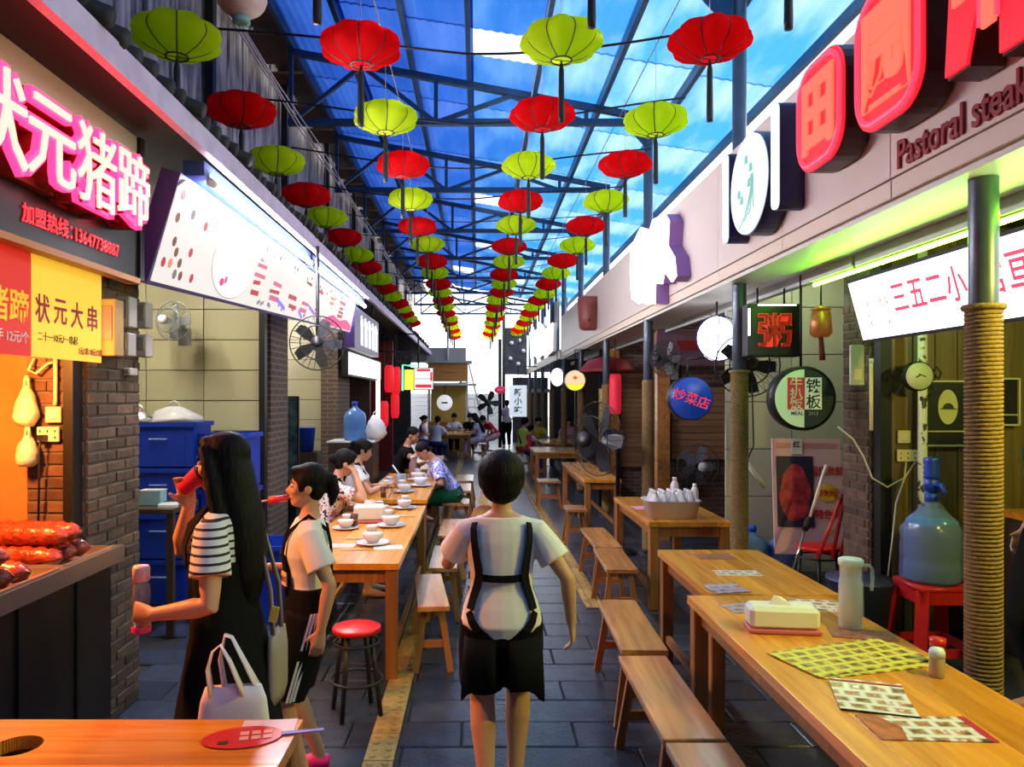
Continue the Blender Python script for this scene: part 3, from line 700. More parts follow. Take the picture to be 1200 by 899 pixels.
for ch, y, z, w, h in (('田', 3.80, 3.25, .50, .56), ('园', 3.17, 3.27, .52, .62), ('牛', 2.53, 3.27, .5, .6)):
    b = loc(t, MB().prism(rrect(w, h, .16) if ch != '牛' else [(-.25, -.3), (-.12, -.3), (-.06, -.1), (.04, -.1), (.04, -.34), (.16, -.34), (.2, 0), (.25, .1), (.2, .3), (-.2, .3)], (1.74, y, z), RR, LU, .12), 'character', BSIDE)
    loc(t, MB().prism(rrect(w*.985, h*.985, .155) if ch != '牛' else [(-.245, -.29), (-.125, -.29), (-.06, -.09), (.045, -.09), (.045, -.33), (.155, -.33), (.195, 0), (.245, .1), (.195, .29), (-.195, .29)], (1.725, y, z), RR, LU, .014), 'glowing_face', RFACE, b)
    ring = MB().tube([(1.722, y-px*.9, z+py*.9) for px, py in (rrect(w, h, .16))], .016, 6, close=True) if ch != '牛' else MB().box((1.722, y, z), (.02, .1, .4))
    loc(t, ring, 'neon_rim', RFACE2, b)
    loc(t, text_mb(ch, h*.72, .012, (1.722, y, z), RR, LU, .045, 2, w/h*1.05), 'glowing_stroke', OFACE, b)
loc(t, text_mb('Pastoral steak', .175, .012, (1.872, 2.93, 2.875), RR, LU, .012, 3, .82), 'lettering', mat('crimson_acrylic', (.30, .008, .02), .35))
# bar - disc - bar light sign
NAVY = mat('navy_sign_side', (.02, .02, .10), .35)
WGLO = glow('cold_white_face', (.84, .95, 1), .78)
t = thing('light_bar', 'tall thin glowing white bar nearer the camera, right of the round white sign', 'sign', (1.87, 4.37, 2.89), 0, 'bars beside the round white sign')
loc(t, MB().prism(rrect(.10, .62, .045), (1.73, 4.35, 3.195), RR, LU, .145), 'case', NAVY); loc(t, MB().prism(rrect(.094, .612, .044), (1.715, 4.35, 3.195), RR, LU, .014), 'face', WGLO)
t = thing('light_bar', 'tall thin glowing white bar farther away, left of the round white sign', 'sign', (1.87, 5.2, 2.87), 0, 'bars beside the round white sign')
loc(t, MB().prism(rrect(.10, .62, .045), (1.73, 5.22, 3.18), RR, LU, .145), 'case', NAVY); loc(t, MB().prism(rrect(.094, .612, .044), (1.715, 5.22, 3.18), RR, LU, .014), 'face', WGLO)
t = thing('round_light_sign', 'round white backlit sign with pale green field drawing on the right fascia', 'sign', (1.87, 4.78, 3.16))
circ = lambda r, n=40: [(r*math.cos(2*PI*i/n), r*math.sin(2*PI*i/n)) for i in range(n)]
loc(t, MB().prism(circ(.32), (1.73, 4.78, 3.157), RR, LU, .145), 'case', NAVY); loc(t, MB().prism(circ(.312), (1.715, 4.78, 3.157), RR, LU, .014), 'face', WGLO)
GP = glow('pale_green_print', (.25, .7, .55), .5)
for i in range(4):
    m = MB()
    m.tube([(1.714, 4.78+.16-.09*i*(1-s)-.26*s, 3.157-.25+.03*i+.28*s*s-.03*i*s) for s in [q/8 for q in range(9)]], .005, 4)
    loc(t, m, 'furrow', GP)
for dy, dz in ((.02, .16), (-.06, .09), (-.08, .02), (.15, -.03), (.1, -.08), (-.03, .0)): loc(t, MB().prism([(-.03, -.02), (.03, -.025), (.02, .03), (-.02, .028)], (1.713, 4.78+dy, 3.157+dz), RR, LU, .003), 'leaf_mark', GP)
# dazzling white figure-shaped sign
def traced(pts, X, depth, face, case, label, name='shaped_light_sign', cat='sign'):
    w = [side(px, py, X) for px, py in pts]; c = sum(w, Vector())/len(w)
    t = thing(name, label, cat, (X+.15, c.y, min(p.z for p in w)))
    poly = [(-(p.y-c.y), p.z-c.z) for p in w]
    loc(t, MB().prism([(a*.99, b*.99) for a, b in poly], (X, c.y, c.z), RR, LU, depth), 'case', case); loc(t, MB().prism(poly, (X-.012, c.y, c.z), RR, LU, .012), 'face', face)
    return t
k_ = 4.61
pts = [(700, 75), (645, 190), (643, 330), (650, 460), (690, 490), (705, 480), (735, 492), (775, 490), (778, 378), (815, 382), (828, 312), (868, 372), (890, 340), (880, 235), (845, 175), (852, 40), (830, 2), (765, 35), (748, 92)]
SIGNG = glow('dazzling_sign_white', (1, .95, 1), 4.5)
traced([(600+x/k_, 250+y/k_) for x, y in pts][::-1] if False else [(600+x/k_, 250+y/k_) for x, y in pts], 1.74, .13, SIGNG, mat('violet_sign_side', (.3, .15, .45), .5), 'dazzling white character-shaped light sign in the middle of the right fascia')
t = thing('cup_sign', 'brown cup-shaped sign on the far part of the right fascia', 'sign', (1.8, 11.9, 2.9))
o = side(693, 387, 1.8)
MB().lathe([(.10, 0), (.15, .03), (.17, .2), (.18, .5), (.17, .52), (.16, .50), (.0, .48)], n=18).build('cup', mat('brown_red_enamel', (.28, .07, .05), .4), t, (0, 0, .0)); t.location = (1.76, o.y, o.z)
MB().tube([(-.02, -.17, .42), (-.02, -.27, .38), (-.02, -.27, .2), (-.02, -.16, .14)], .018, 6).build('handle', MATS['brown_red_enamel'], t)
traced([(621, 385), (622, 420), (627, 417), (631, 421), (636, 416), (641, 418), (647, 412), (648, 378), (640, 386), (634, 379), (628, 388)], 1.74, .1, glow('far_sign_white', (1, 1, 1), 2.5), WHITEP, 'far white glowing sign above the thin beam on the right')
for k, (px, w_, X, z0, z1, m, lb) in enumerate(((652, .3, 2.02, 2.95, 4.3, WHITEP, 'white upright banner above the far right beam'), (661, .25, 2.12, 2.9, 4.2, BLACK, 'black upright board above the far right beam'), (669, .5, 2.22, 2.9, 3.5, mat('blue_board', (.05, .13, .5), .4), 'blue upright board above the far right beam'))):
    D = X*F/(px-CX)
    t = thing('upright_board', lb, 'board', (X, D, z0)); MB().bb((-.02, -w_*2, 0), (.02, w_*2, z1-z0)).build('sheet', m, t); MB().bb((-.03, -w_*2, -.04), (.03, w_*2, 0)).build('foot_rail', DARKM, t)
# white lightbox hung inside the near right stall
a, b_ = Vector((2.41, 4.69, 2.16)), Vector((2.315, 4.69, 2.51))
up = (b_-a).normalized(); H_ = (b_-a).length; Lb = 2.2
t = thing('light_box_sign', 'bright white menu lightbox with red writing behind the near rope column', 'sign', (2.4, 4.0, 2.16))
nrm = RR.cross(up).normalized()
def rp(s, q, d): return a+RR*s+up*q+nrm*d
def rpl(s0, s1, q0, q1, d0, d1): 
    P = [rp(s0, q0, d1), rp(s1, q0, d1), rp(s1, q1, d1), rp(s0, q1, d1), rp(s0, q0, d0), rp(s1, q0, d0), rp(s1, q1, d0), rp(s0, q1, d0)]
    return MB().add(P, [[0, 1, 2, 3], [7, 6, 5, 4], [0, 4, 5, 1], [1, 5, 6, 2], [2, 6, 7, 3], [3, 7, 4, 0]])
loc(t, rpl(-.02, Lb, -.02, H_+.02, -.13, -.005), 'case', DARKM); loc(t, rpl(0, Lb-.02, 0, H_, -.004, .003), 'face', glow('menu_face_white', (1, 1, .98), 2.4))
RPR = glow('menu_print_red', (.8, .05, .12), 1.0); GPR = glow('menu_print_green', (.35, .6, .45), 1.1)
for i, ch in enumerate('三五二小宫亘'):
    loc(t, text_mb(ch, .19, .002, rp(.50+.165*i+(.1 if i > 3 else 0), .21, .003), RR, up, .016, 2, .8), 'lettering', RPR)
for i in range(16):
    s, q = .12+rnd.uniform(0, .27), .06+rnd.uniform(0, .16)
    loc(t, rpl(s, s+.012, q, q+rnd.uniform(.01, .04), .003, .005), 'printed_leaf', GPR if i % 2 else prt['orange'])
t = thing('green_strip_lamp', 'lime green strip lamp along the underside of the near right beam', 'lamp', (2.33, 3.6, 2.58))
loc(t, MB().cyl((2.33, 1.6, 2.58), (2.33, 5.2, 2.58), .012, None, 8), 'tube', glow('green_tube', (.28, 1, .02), 60)); loc(t, MB().bb((2.315, 1.58, 2.592), (2.345, 5.22, 2.6)), 'base', DARKM)
# neon character box
def facing(name, label, cat, px, py, D, group=None): return thing(name, label, cat, W(px, py, D), 0, group)
t = facing('neon_box_sign', 'black square box sign with a red neon character under the right soffit', 'sign', 907, 387, 5.55)
w2 = .195
MB().box((0, .06, 0), (w2*2, .12, w2*2), None, .006).build('case', BLACK, t)
MB().add([], []).box((0, -.004, 0), (w2*1.9, .008, w2*1.9)).build('glass', BLKG, t)
text_mb('粥', .27, .01, (0, -.008, 0), FX, LU, .018, 2).build('character_edge', glow('red_neon_edge', (1, .03, .02), .6, .02), t)
text_mb('粥', .27, .006, (0, -.018, 0), FX, LU, .0, 2).build('character', mat('dark_red_fill', (.08, .005, .004), .6, emit=(1, .02, .015), es=.16), t)
bl = glow('cold_edge_light', (.6, .8, 1), 4)
MB().box((.02, -.006, .185), (.28, .012, .01)).box((-.185, -.006, .06), (.012, .012, .2)).build('edge_light', bl, t)
[MB().tube([(sx*.1, .06, .195), (sx*.1, .06, .32)], .008, 6).build('hanger', DARKM, t) for sx in (-1, 1)]
# round sign half pale, half navy
t = facing('round_sign', 'round half pale green half navy sign with red and white character blocks', 'sign', 942, 467, 5.3)
R_ = .228; YR = Matrix.Rotation(PI/2, 3, 'X')
MB().cyl((0, 0, 0), (0, .10, 0), R_, None, 40).build('case', BLACK, t)
half = lambda s: [(s*.205*math.sin(PI*i/20), .205*math.cos(PI*i/20)) for i in range(21)][::(-1 if s > 0 else 1)]
MB().prism(half(-1), (0, -.008, 0), FX, LU, .008).build('pale_half', mat('pale_sign_green', (.55, .68, .45), .4, emit=(.6, .8, .5), es=.18), t)
MB().prism(half(1), (0, -.008, 0), FX, LU, .008).build('navy_half', mat('navy_half', (.012, .025, .05), .35), t)
MB().box((-.06, -.01, .035), (.118, .006, .225)).build('red_block', mat('sign_red_block', (.5, .04, .03), .4, emit=(.7, .05, .03), es=.15), t)
MB().box((.062, -.01, .035), (.118, .006, .225)).build('white_block', mat('sign_white_block', (.72, .78, .66), .4, emit=(.7, .8, .6), es=.15), t)
for ch, z in (('牛', .108), ('扒', .035), ('饭', -.04)): text_mb(ch, .082, .003, (-.06, -.013, z), FX, LU, .012, 2, 1.15).build('lettering', WPR, t)
for ch, z in (('铁', .09), ('板', -.022)): text_mb(ch, .105, .003, (.062, -.013, z), FX, LU, .014, 2).build('lettering', BPR, t)
text_mb('MEAL', .036, .002, (-.05, -.009, -.105), FX, LU, .01, 2).build('lettering', BPR, t); text_mb('2013', .036, .002, (.062, -.009, -.105), FX, LU, .01, 2).build('lettering', mat('grey_print', (.3, .3, .28), .6), t)
MB().tube([(0, .05, R_), (0, .05, .885)], .01, 6).build('hanger', DARKM, t)
# round blue neon sign
t = facing('round_sign', 'round dark blue sign with red neon script left of the column', 'sign', 810, 467, 7.0)
MB().cyl((0, 0, 0), (0, .12, 0), .205, None, 36).build('case', BLACK, t)
MB().cyl((0, -.01, 0), (0, 0, 0), .197, None, 36).build('face', mat('blue_sign_face', (.012, .05, .30), .4, emit=(.02, .12, .8), es=.12), t)
text_mb('炒菜店', .12, .008, (0, -.011, 0), Vector((.94, 0, -.33)), Vector((.33, 0, .94)), .0, 2).build('lettering', glow('red_script', (1, .06, .08), .6), t)
MB().tube([(-.02, .05, .2), (-.02, .05, .37)], .01, 6).tube([(-.02, .05, .37), (.3, .3, .40)], .012, 6).build('hanger', DARKM, t)
t = facing('oval_light_sign', 'overbright white oval lightbox hanging under the soffit beside the column', 'sign', 840, 397, 6.7)
MB().lathe([(.0, -.05), (.17, -.05), (.20, 0), (.17, .05), (0, .05)], n=28, R=Matrix.Rotation(.25, 3, 'Z') @ YR).build('box', [glow('oval_white', (.93, .92, 1), 3.6)], t)
MB().tube([(0, 0, .2), (0, 0, .33)], .01, 6).build('hanger', DARKM, t)
MB().tube([(.2*math.sin(a), -.065, .2*math.cos(a)) for a in [2*PI*i/24 for i in range(24)]], .006, 5, close=True).tube([(-.02, -.065, -.19), (.0, -.065, .2)], .005, 5).build('rim', mat('blue_rim', (.03, .05, .4), .4), t)
# small signs farther on
t = facing('round_light_sign', 'small round orange and yellow lit sign far along the right', 'sign', 674, 446, 13.6)
MB().cyl((0, 0, 0), (0, .08, 0), .19, None, 24).build('case', WHITEP, t); MB().prism([(.18*math.cos(a), .18*math.sin(a)) for a in [-.35+(PI+.7)*i/16 for i in range(17)]], (0, -.006, 0), FX, LU, .006).build('upper_face', glow('peach_face', (1, .52, .30), 1.0), t)
MB().prism([(.18*math.cos(a), .18*math.sin(a)) for a in [PI+.4+(PI-.8)*i/10 for i in range(11)]], (0, -.006, 0), FX, LU, .006).build('lower_face', glow('yellow_face', (1, .72, .04), 1.0), t)
MB().prism([(-.05, 0), (0, -.04), (.05, 0), (0, .04)], (0, -.012, .05), FX, LU, .005).build('emblem', glow('red_emblem', (.8, .08, .03), .9), t); MB().tube([(0, .04, .19), (0, .04, .56), (.3, .04, .56)], .01, 6).build('hanger', DARKM, t)
t = facing('oval_light_sign', 'small white oval lit sign far along the right', 'sign', 653, 442, 17)
MB().lathe([(0, -.04), (.14, -.04), (.15, 0), (.14, .04), (0, .04)], n=20, R=YR).build('box', glow('far_oval', (1, 1, 1), 2), t); MB().tube([(0, 0, .14), (0, 0, .4)], .01, 6).build('hanger', DARKM, t); t.scale = (1, 1, 1.35)
t = facing('hanging_sign', 'white vertical sign with black characters at the far end', 'sign', 607, 470, 24)
MB().box((0, 0, 0), (.56, .08, 1.0)).build('board', mat('white_sign_board', (.7, .78, .85), .5, emit=(.8, .9, 1), es=.5), t)
for i, ch in enumerate('新小吃'): text_mb(ch, .26, .01, (0, -.045, .28-.28*i), FX, LU, .02, 2).build('lettering', BPR, t)
MB().tube([(0, 0, .5), (0, 0, 1.1), (.62, 0, 1.1)], .02, 6).build('hanger', DARKM, t)
t = facing('oval_sign', 'small crimson oval sign on a pole at the far end', 'sign', 586, 457, 26)
MB().lathe([(0, -.03), (.17, -.03), (.17, .03), (0, .03)], n=20, R=YR).build('disc', mat('crimson_disc', (.6, .03, .1), .5, emit=(.8, .03, .1), es=.3), t); MB().box((0, -.035, 0), (.16, .01, .04)).build('bar', WHITEP, t); t.scale = (1.2, 1, .8)
MB().tube([(.0, .05, -2.5), (0, .05, 2.2)], .05, 8).build('pole', DARKM, t)
# ================================================================== tables, benches, stools
def table(label, x0, x1, y0, y1, h=.75, hole=None, npl=6, axis='Y', rz=0., group='wooden dining tables', leg=.075, blind=False):
    cx_, cy_ = (x0+x1)/2, (y0+y1)/2; w, l = x1-x0, y1-y0
    t = thing('dining_table', label, 'table', (cx_, cy_, 0), rz, group)
    if axis == 'Y':
        pw = w/npl
        for i in range(npl): MB().box((-w/2+pw*(i+.5), 0, h-.021), (pw-.0005, l, .042), None, .0012).build('plank', TABW, t)
    else:
        pw = l/npl
        for i in range(npl):
            yc = -l/2+pw*(i+.5)
            if hole and abs(yc-hole[1]) < pw/2+hole[2]:
                hx, hy, hr = hole; m = MB(); n = 24
                ya, yb2 = yc-pw/2+.0008, yc+pw/2-.0008
                # plank with a bite of the round hole
                def strip(xa, xb):
                    if xb-xa > .004: m.bb((xa, ya, h-.042), (xb, yb2, h))
                N = 28; xs = [hx-hr+2*hr*k/N for k in range(N+1)]
                strip(-w/2, hx-hr); strip(hx+hr, w/2)
                for k in range(N):
                    xm = (xs[k]+xs[k+1])/2; d = math.sqrt(max(0, hr*hr-(xm-hx)**2))
                    lo, hi = hy-d, hy+d
                    if lo > ya: m.bb((xs[k], ya, h-.042), (xs[k+1], min(lo, yb2), h))
                    if hi < yb2: m.bb((xs[k], max(hi, ya), h-.042), (xs[k+1], yb2, h))
                m.build('plank', TABX, t)
            else: MB().box((0, yc, h-.021), (w, pw-.0005, .042), None, .0012).build('plank', TABX, t)
    for s in (-1, 1):
        MB().box((s*(w/2-.06), 0, h-.042-.045), (.022, l-.14, .09)).build('apron', LEGW, t); MB().box((0, s*(l/2-.06), h-.042-.045), (w-.14, .022, .09)).build('apron', LEGW, t)
    for sx in (-1, 1):
        for sy in (-1, 1): MB().box((sx*(w/2-.05), sy*(l/2-.05), (h-.042)/2), (leg, leg, h-.042), None, .005).build('leg', LEGW, t)
    for sx in (-1, 1): MB().box((sx*(w/2-.05), 0, .16), (.03, l-.18, .05)).build('stretcher', LEGW, t)
    return t
table('long glossy wooden table filling the lower right, covered with menus', 1.11, 1.85, 1.35, 3.985)
table('second wooden table on the right, butted to the long one', 1.24, 2.0-.07, 4.01, 5.18)
table('wooden table on the right carrying the basin of bottles', 1.44, 2.16-.02, 6.33, 7.95, group='wooden dining tables')
table('bare reddish wooden table on the right beside the black standing fan', 1.36, 1.84, 9.6, 12.2)
table('low wooden table far along the right, in front of the yellow shirt', 1.10, 2.0, 14.5, 16.0)
table('far right wooden table with a family seated around it', 1.5, 2.4, 17.35, 19.3)
table('wooden table at lower left with a round hole and a red paper fan', -1.80, -.57, 1.70, 2.45, hole=(-.205, .19, .07), npl=5, axis='X')
table('left wooden table with tissue box and wrapped bowls, behind the girl', -1.23, -.50, 4.75, 7.3)
table('second left wooden table with brown cup and bowls beside the man in green', -1.23, -.52, 7.72, 10.4)
table('third left wooden table beyond the man in green', -1.25, -.6, 11.0, 13.6)
table('far left wooden table with diners around it', -1.2, -.2, 21.5, 23.5)

def bench(label, xc, y0, y1, w=.25, h=.45, rz=0., group='wooden benches along the lane', splay=.06):
    l = y1-y0; t = thing('wooden_bench', label, 'bench', (xc, (y0+y1)/2, 0), rz, group)
    MB().box((0, 0, h-.018), (w, l, .036), None, .004).build('seat', BENW, t)
    for sx in (-1, 1):
        for sy in (-1, 1):
            m = MB(); a = Vector((sx*(w/2-.05), sy*(l/2-.12), h-.036)); b = Vector((sx*(w/2-.05+splay), sy*(l/2-.12+.05), 0))
            m.beam(a, b, .042, .034, (0, 1, 0)); m.build('leg', LEGW, t)
    for sy in (-1, 1): MB().beam((-(w/2-.05+splay*.55), sy*(l/2-.095), .18), (w/2-.05+splay*.55, sy*(l/2-.095), .18), .03, .045).build('stretcher', LEGW, t)
    MB().beam((0, -(l/2-.1), h-.075), (0, l/2-.1, h-.075), .03, .05).build('rail', LEGW, t)
    return t
bench('nearest wooden bench at the bottom edge beside the long table', .86, 1.98, 2.94)
bench('glossy wooden bench with white glare, second from the bottom edge', .86, 2.97, 3.93)
bench('wooden bench third from the front, beside the second right table', .91, 4.02, 5.02, rz=-.03)
bench('wooden bench fourth from the front on the right of the lane', 1.15, 5.9, 6.75, rz=-.03)
bench('wooden bench fifth from the front, beside the basin table', 1.19, 6.8, 7.8)
bench('short square wooden stool on the right, in front of the reddish table', 1.20, 9.05, 9.45, group='wooden stools')
bench('wooden stool at the lane edge farther back, before the far right tables', 1.16, 12.1, 12.55, .36, group='wooden stools')
bench('low wooden bench near the camera beside the left table and the walking woman', -.335, 4.85, 5.75, .21, rz=.11)
bench('wooden bench behind the walking woman, second on the left side', -.28, 5.95, 6.85, .23)
bench('wooden bench third on the left side before the man in green', -.27, 7.35, 8.35, .25)
bench('wooden stool that the man in green sits on', -.28, 9.5, 9.95, .34, .46, group='wooden stools')
bench('pale wooden bench beyond the man in green', -.25, 10.9, 11.8, .3)
bench('pale wooden bench farther beyond the man in green', -.22, 12.2, 13.2, .3)
bench('far wooden stool under the long-haired diner', .05, 21.9, 22.3, .4, group='wooden stools')
bench('far wooden stool under the yellow shirt', 1.08, 18.3, 18.7, .36, group='wooden stools')
bench('wooden bench hidden behind the left table where two women sit', -1.46, 6.4, 8.9, .26)
bench('wooden bench where the man in black sits', -1.5, 10.6, 11.6, .26)

# round red stool
RSEAT = mat('red_stool_seat', (.62, .012, .01), .35)
def round_stool(label, x, y, h=.5, r=.138, group='round red stools'):
    t = thing('round_stool', label, 'stool', (x, y, 0), .4, group)
    MB().lathe([(r-.02, h-.035), (r, h-.028), (r, h-.006), (r-.012, h), (0, h)], n=28).build('seat', RSEAT, t)
    for k in range(4):
        a = PI/4+PI/2*k; MB().tube([((r-.045)*math.cos(a), (r-.045)*math.sin(a), h-.03), ((r+.02)*math.cos(a), (r+.02)*math.sin(a), 0)], .014, 8).build('leg', BLACK, t)
    for z in (h-.09, .2): MB().tube([((r-.02+.05*(1-z/h))*math.cos(a), (r-.02+.05*(1-z/h))*math.sin(a), z) for a in [2*PI*i/20 for i in range(20)]], .008, 6, close=True).build('ring', BLACK, t)
round_stool('round red stool beside the girl under the left table', -.69, 4.28)
round_stool('round red stool in front of the meat poster', 2.72, 6.0, .62, .17)
round_stool('round red stool hidden behind the lower left table under the shopping bag', -.86, 2.61, .46, .13)

# ================================================================== fans
GRYP = mat('grey_fan_plastic', (.30, .33, .36), .4)
def fan(label, loc, rot, r=.2, m=BLACK, hubm=None, stand=None, blades=5, wires=26):
    t = thing('fan', label, 'fan', loc); t.rotation_euler = (0, 0, rot)
    q = MB()
    for i in range(wires):
        a = 2*PI*i/wires; ca, sa = math.cos(a), math.sin(a)
        q.tube([(.2*r*ca, -.10*r-.05, .2*r*sa), (.7*r*ca, -.08*r-.05, .7*r*sa), (r*ca, 0, r*sa), (.7*r*ca, .3*r, .7*r*sa), (.2*r*ca, .36*r, .2*r*sa)], .0022, 3)
    for rr, y in ((r, 0), (.62*r, -.09*r-.05)): q.tube([(rr*math.cos(2*PI*i/28), y, rr*math.sin(2*PI*i/28)) for i in range(28)], .006, 5, close=True)
    q.build('cage', m, t)
    MB().lathe([(0, -.12*r-.05), (.2*r, -.12*r-.05), (.22*r, -.08*r-.03), (.2*r, -.02)], n=20, R=Matrix.Rotation(PI/2, 3, 'X') @ Matrix.Rotation(PI, 3, 'X')).build('hub', hubm or m, t, (0, -.16*r-.07, 0))
    b = MB()
    for i in range(blades):
        a = 2*PI*i/blades; R = Matrix.Rotation(a, 3, 'Y')
        pts = [(.1*r, -.03*r, -.08*r), (.55*r, -.05*r, -.28*r), (.88*r, -.04*r, -.2*r), (.92*r, .05*r, .12*r), (.5*r, .06*r, .16*r), (.1*r, .03*r, .08*r)]
        lo = [R @ Vector(p)+Vector((0, .08*r, 0)) for p in pts]; hi = [p+Vector((0, .006, 0)) for p in lo]
        b.add(lo+hi, [list(range(6)), [11, 10, 9, 8, 7, 6]]+[[k, 6+k, 6+(k+1) % 6, (k+1) % 6] for k in range(6)])
    b.build('blades', mat('dark_fan_blade', (.015, .016, .02), .4) if m is BLACK else mat('grey_fan_blade', (.2, .23, .27), .4), t)
    MB().lathe([(.0, 0), (.25*r, .02), (.28*r, .25*r), (.15*r, .6*r), (0, .62*r)], n=16, R=Matrix.Rotation(-PI/2, 3, 'X')).build('motor', m, t, (0, .3*r, 0))
    if stand == 'wall':
        MB().tube([(0, .6*r, 0), (0, .8*r, -.1*r), (0, .9*r, -.7*r)], .018, 8).box((0, .95*r, -.75*r), (.1, .06, .16)).build('bracket', m, t)
    elif stand == 'arm': MB().tube([(0, .5*r, 0), (0, .6*r, .1), (-.85, .6*r+.1, .15)], .018, 8).build('bracket', m, t)
    elif stand == 'hang':
        MB().tube([(0, .5*r, .2*r), (0, .6*r, r), (0, .6*r, max(1.9*r, 3.22-loc[2]))], .016, 8).build('bracket', m, t)
    elif stand:
        z = -stand
        MB().tube([(0, .6*r, 0), (0, .75*r, -.15*r), (0, .75*r, z+.03)], .024, 8).build('pole', m, t)
        MB().lathe([(.0, z), (.22, z), (.22, z+.02), (.05, z+.05), (0, z+.06)], (0, .75*r, 0), 20).build('base', m, t)
    return t
fan('grey wall fan on the cream tiled wall behind the blue crates', W(203, 376, 6.85), -.25, .18, GRYP, mat('white_hub', (.6, .62, .65), .4), 'wall', 4)
fan('large black wall fan at the end of the long white lightbox', W(372, 402, 6.9), .2, .25, BLACK, None, 'hang')
fan('small black wall fan past the dark purple sign', W(474, 419, 14.45), .3, .16, BLACK, None, 'arm')
fan('large black hanging fan under the square neon character', W(876, 428, 5.95), -.1, .25, BLACK, None, 'wall')
fan('grey wall fan with pale hub on the brick wall behind the basin', W(818, 546, 9.38), .1, .27, mat('smoky_fan', (.07, .07, .08), .4), mat('pale_hub', (.55, .55, .55), .4), 'wall')
fan('black standing fan turned sideways beside the reddish right table', (1.36, 8.55, 1.33), -1.0, .42, BLACK, None, 1.33, 5, 30)
fan('far black standing fan in the bright end of the lane', W(572, 472, 25), 0, .45, BLACK, None, W(572, 472, 25).z, 5)
fan('black wall fan in the shade left of the round blue sign', W(780, 420, 8.2), -.9, .2, BLACK, None, 'wall')

# ================================================================== grill counter on the left
CNT = mat('black_counter_panel', (.02, .018, .016), .4, .2, noise=.5, nscale=3)
t = thing('grill_counter', 'black stall counter with steel rim at the left edge', 'counter', (-2.4, 3.05, 0))
MB().bb((-.5, -.9, .0), (.5, .84, .98)).build('body', CNT, t)
MB().bb((-.53, -.93, .98), (.53, .86, 1.0)).build('top', STEEL, t)
MB().bb((.5, -.93, .955), (.56, .86, 1.035)).build('front_rim', mat('worn_steel_rim', (.3, .28, .26), .35, .8), t)
for y in (-.5, .05, .5): MB().bb((.5, y-.012, 0), (.512, y+.012, .95)).build('panel_joint', DARKM, t)
for k, (y0, y1, lb) in enumerate(((3.36, 3.80, 'farther steel tray on the grill counter holding red meat rolls'), (2.72, 3.32, 'nearer steel tray on the grill counter holding red meat rolls'))):
    tr = thing('steel_tray', lb, 'tray', (-2.31, (y0+y1)/2, 1.0), 0, 'trays on the grill counter')
    l = (y1-y0)/2
    m = MB().bb((-.46, -l, 0), (.46, l, .008))
    for s in (-1, 1): m.bb((-.46, s*l-.006, 0), (.46, s*l+.006, .05)); m.bb((s*.46-.006, -l, 0), (s*.46+.006, l, .05))
    m.build('pan', mat('warm_tray_steel', (.6, .5, .38), .3, .8), tr)
MEAT = mat('glazed_red_meat', (.50, .06, .02), .25, noise=.7, nscale=25, bump=.9, bscale=45, coat=.5)
mm = MB(); n = 26; L = .62
rs = []
for i in range(n+1):
    s = i/n; rr = .052*(1-abs(2*s-1)**6)**.5+.004+.006*math.sin(i*2.4); x = -L/2+L*s
    rs.append([Vector((x+.008*math.sin(k*2.1+i*.9), (rr+.005*math.sin(k*3+i*1.7))*math.cos(2*PI*k/10), (rr+.005*math.cos(k*2+i*2.3))*math.sin(2*PI*k/10))) for k in range(10)])
mm.rings(rs); meat_me = mm.mesh('roll', [MEAT])
def meat(x, y, z, k, where):
    o = obj('meat_roll', meat_me, None, (x, y, z)); o.rotation_euler = (random.uniform(0, 6), 0, random.uniform(-.05, .05)); o.scale = (1, .9, .9); tag(o, 'glazed red meat roll %s' % where, 'meat', 'meat rolls on the grill counter')
spots_ = [(3.45, 0), (3.56, 0), (3.67, 0), (3.50, 1), (3.61, 1)]
wh = ['front of the bottom layer in the farther tray', 'middle of the bottom layer in the farther tray', 'back of the bottom layer in the farther tray', 'front of the top layer in the farther tray', 'back of the top layer in the farther tray']
for i, (y, l) in enumerate(spots_): meat(-2.21, y, 1.066+.092*l, i, wh[i])
wh = ['nearest the camera in the nearer tray', 'second in the nearer tray', 'third in the nearer tray', 'at the back of the nearer tray', 'lying on top of the nearer tray pile']
for i, (y, l) in enumerate([(2.82, 0), (2.93, 0), (3.04, 0), (3.15, 0), (3.0, 1)]): meat(-2.19, y, 1.066+.092*l, i, wh[i])
t = thing('assumed_heat_lamp', 'assumed orange heat lamp, out of view over the grill counter', 'lamp', (-2.25, 3.0, 2.15))  # lamp assumed for the orange light on counter and women; unseen
MB().lathe([(.03, .14), (.05, .12), (.15, .0), (.155, -.01), (.14, 0), (.04, .11)], n=20, cap=False).build('shade', mat('copper_shade', (.4, .15, .05), .4, .6), t)
MB().ell((0, 0, .03), (.035, .035, .05)).build('bulb', glow('orange_bulb', (1, .33, .06), 60), t)
MB().tube([(0, 0, .14), (0, 0, 1.09)], .006, 5).build('cord', BLACK, t)
lamp('assumed_heat_light', 'POINT', (0, 0, -.05), 170, (1, .32, .06), .08, t)
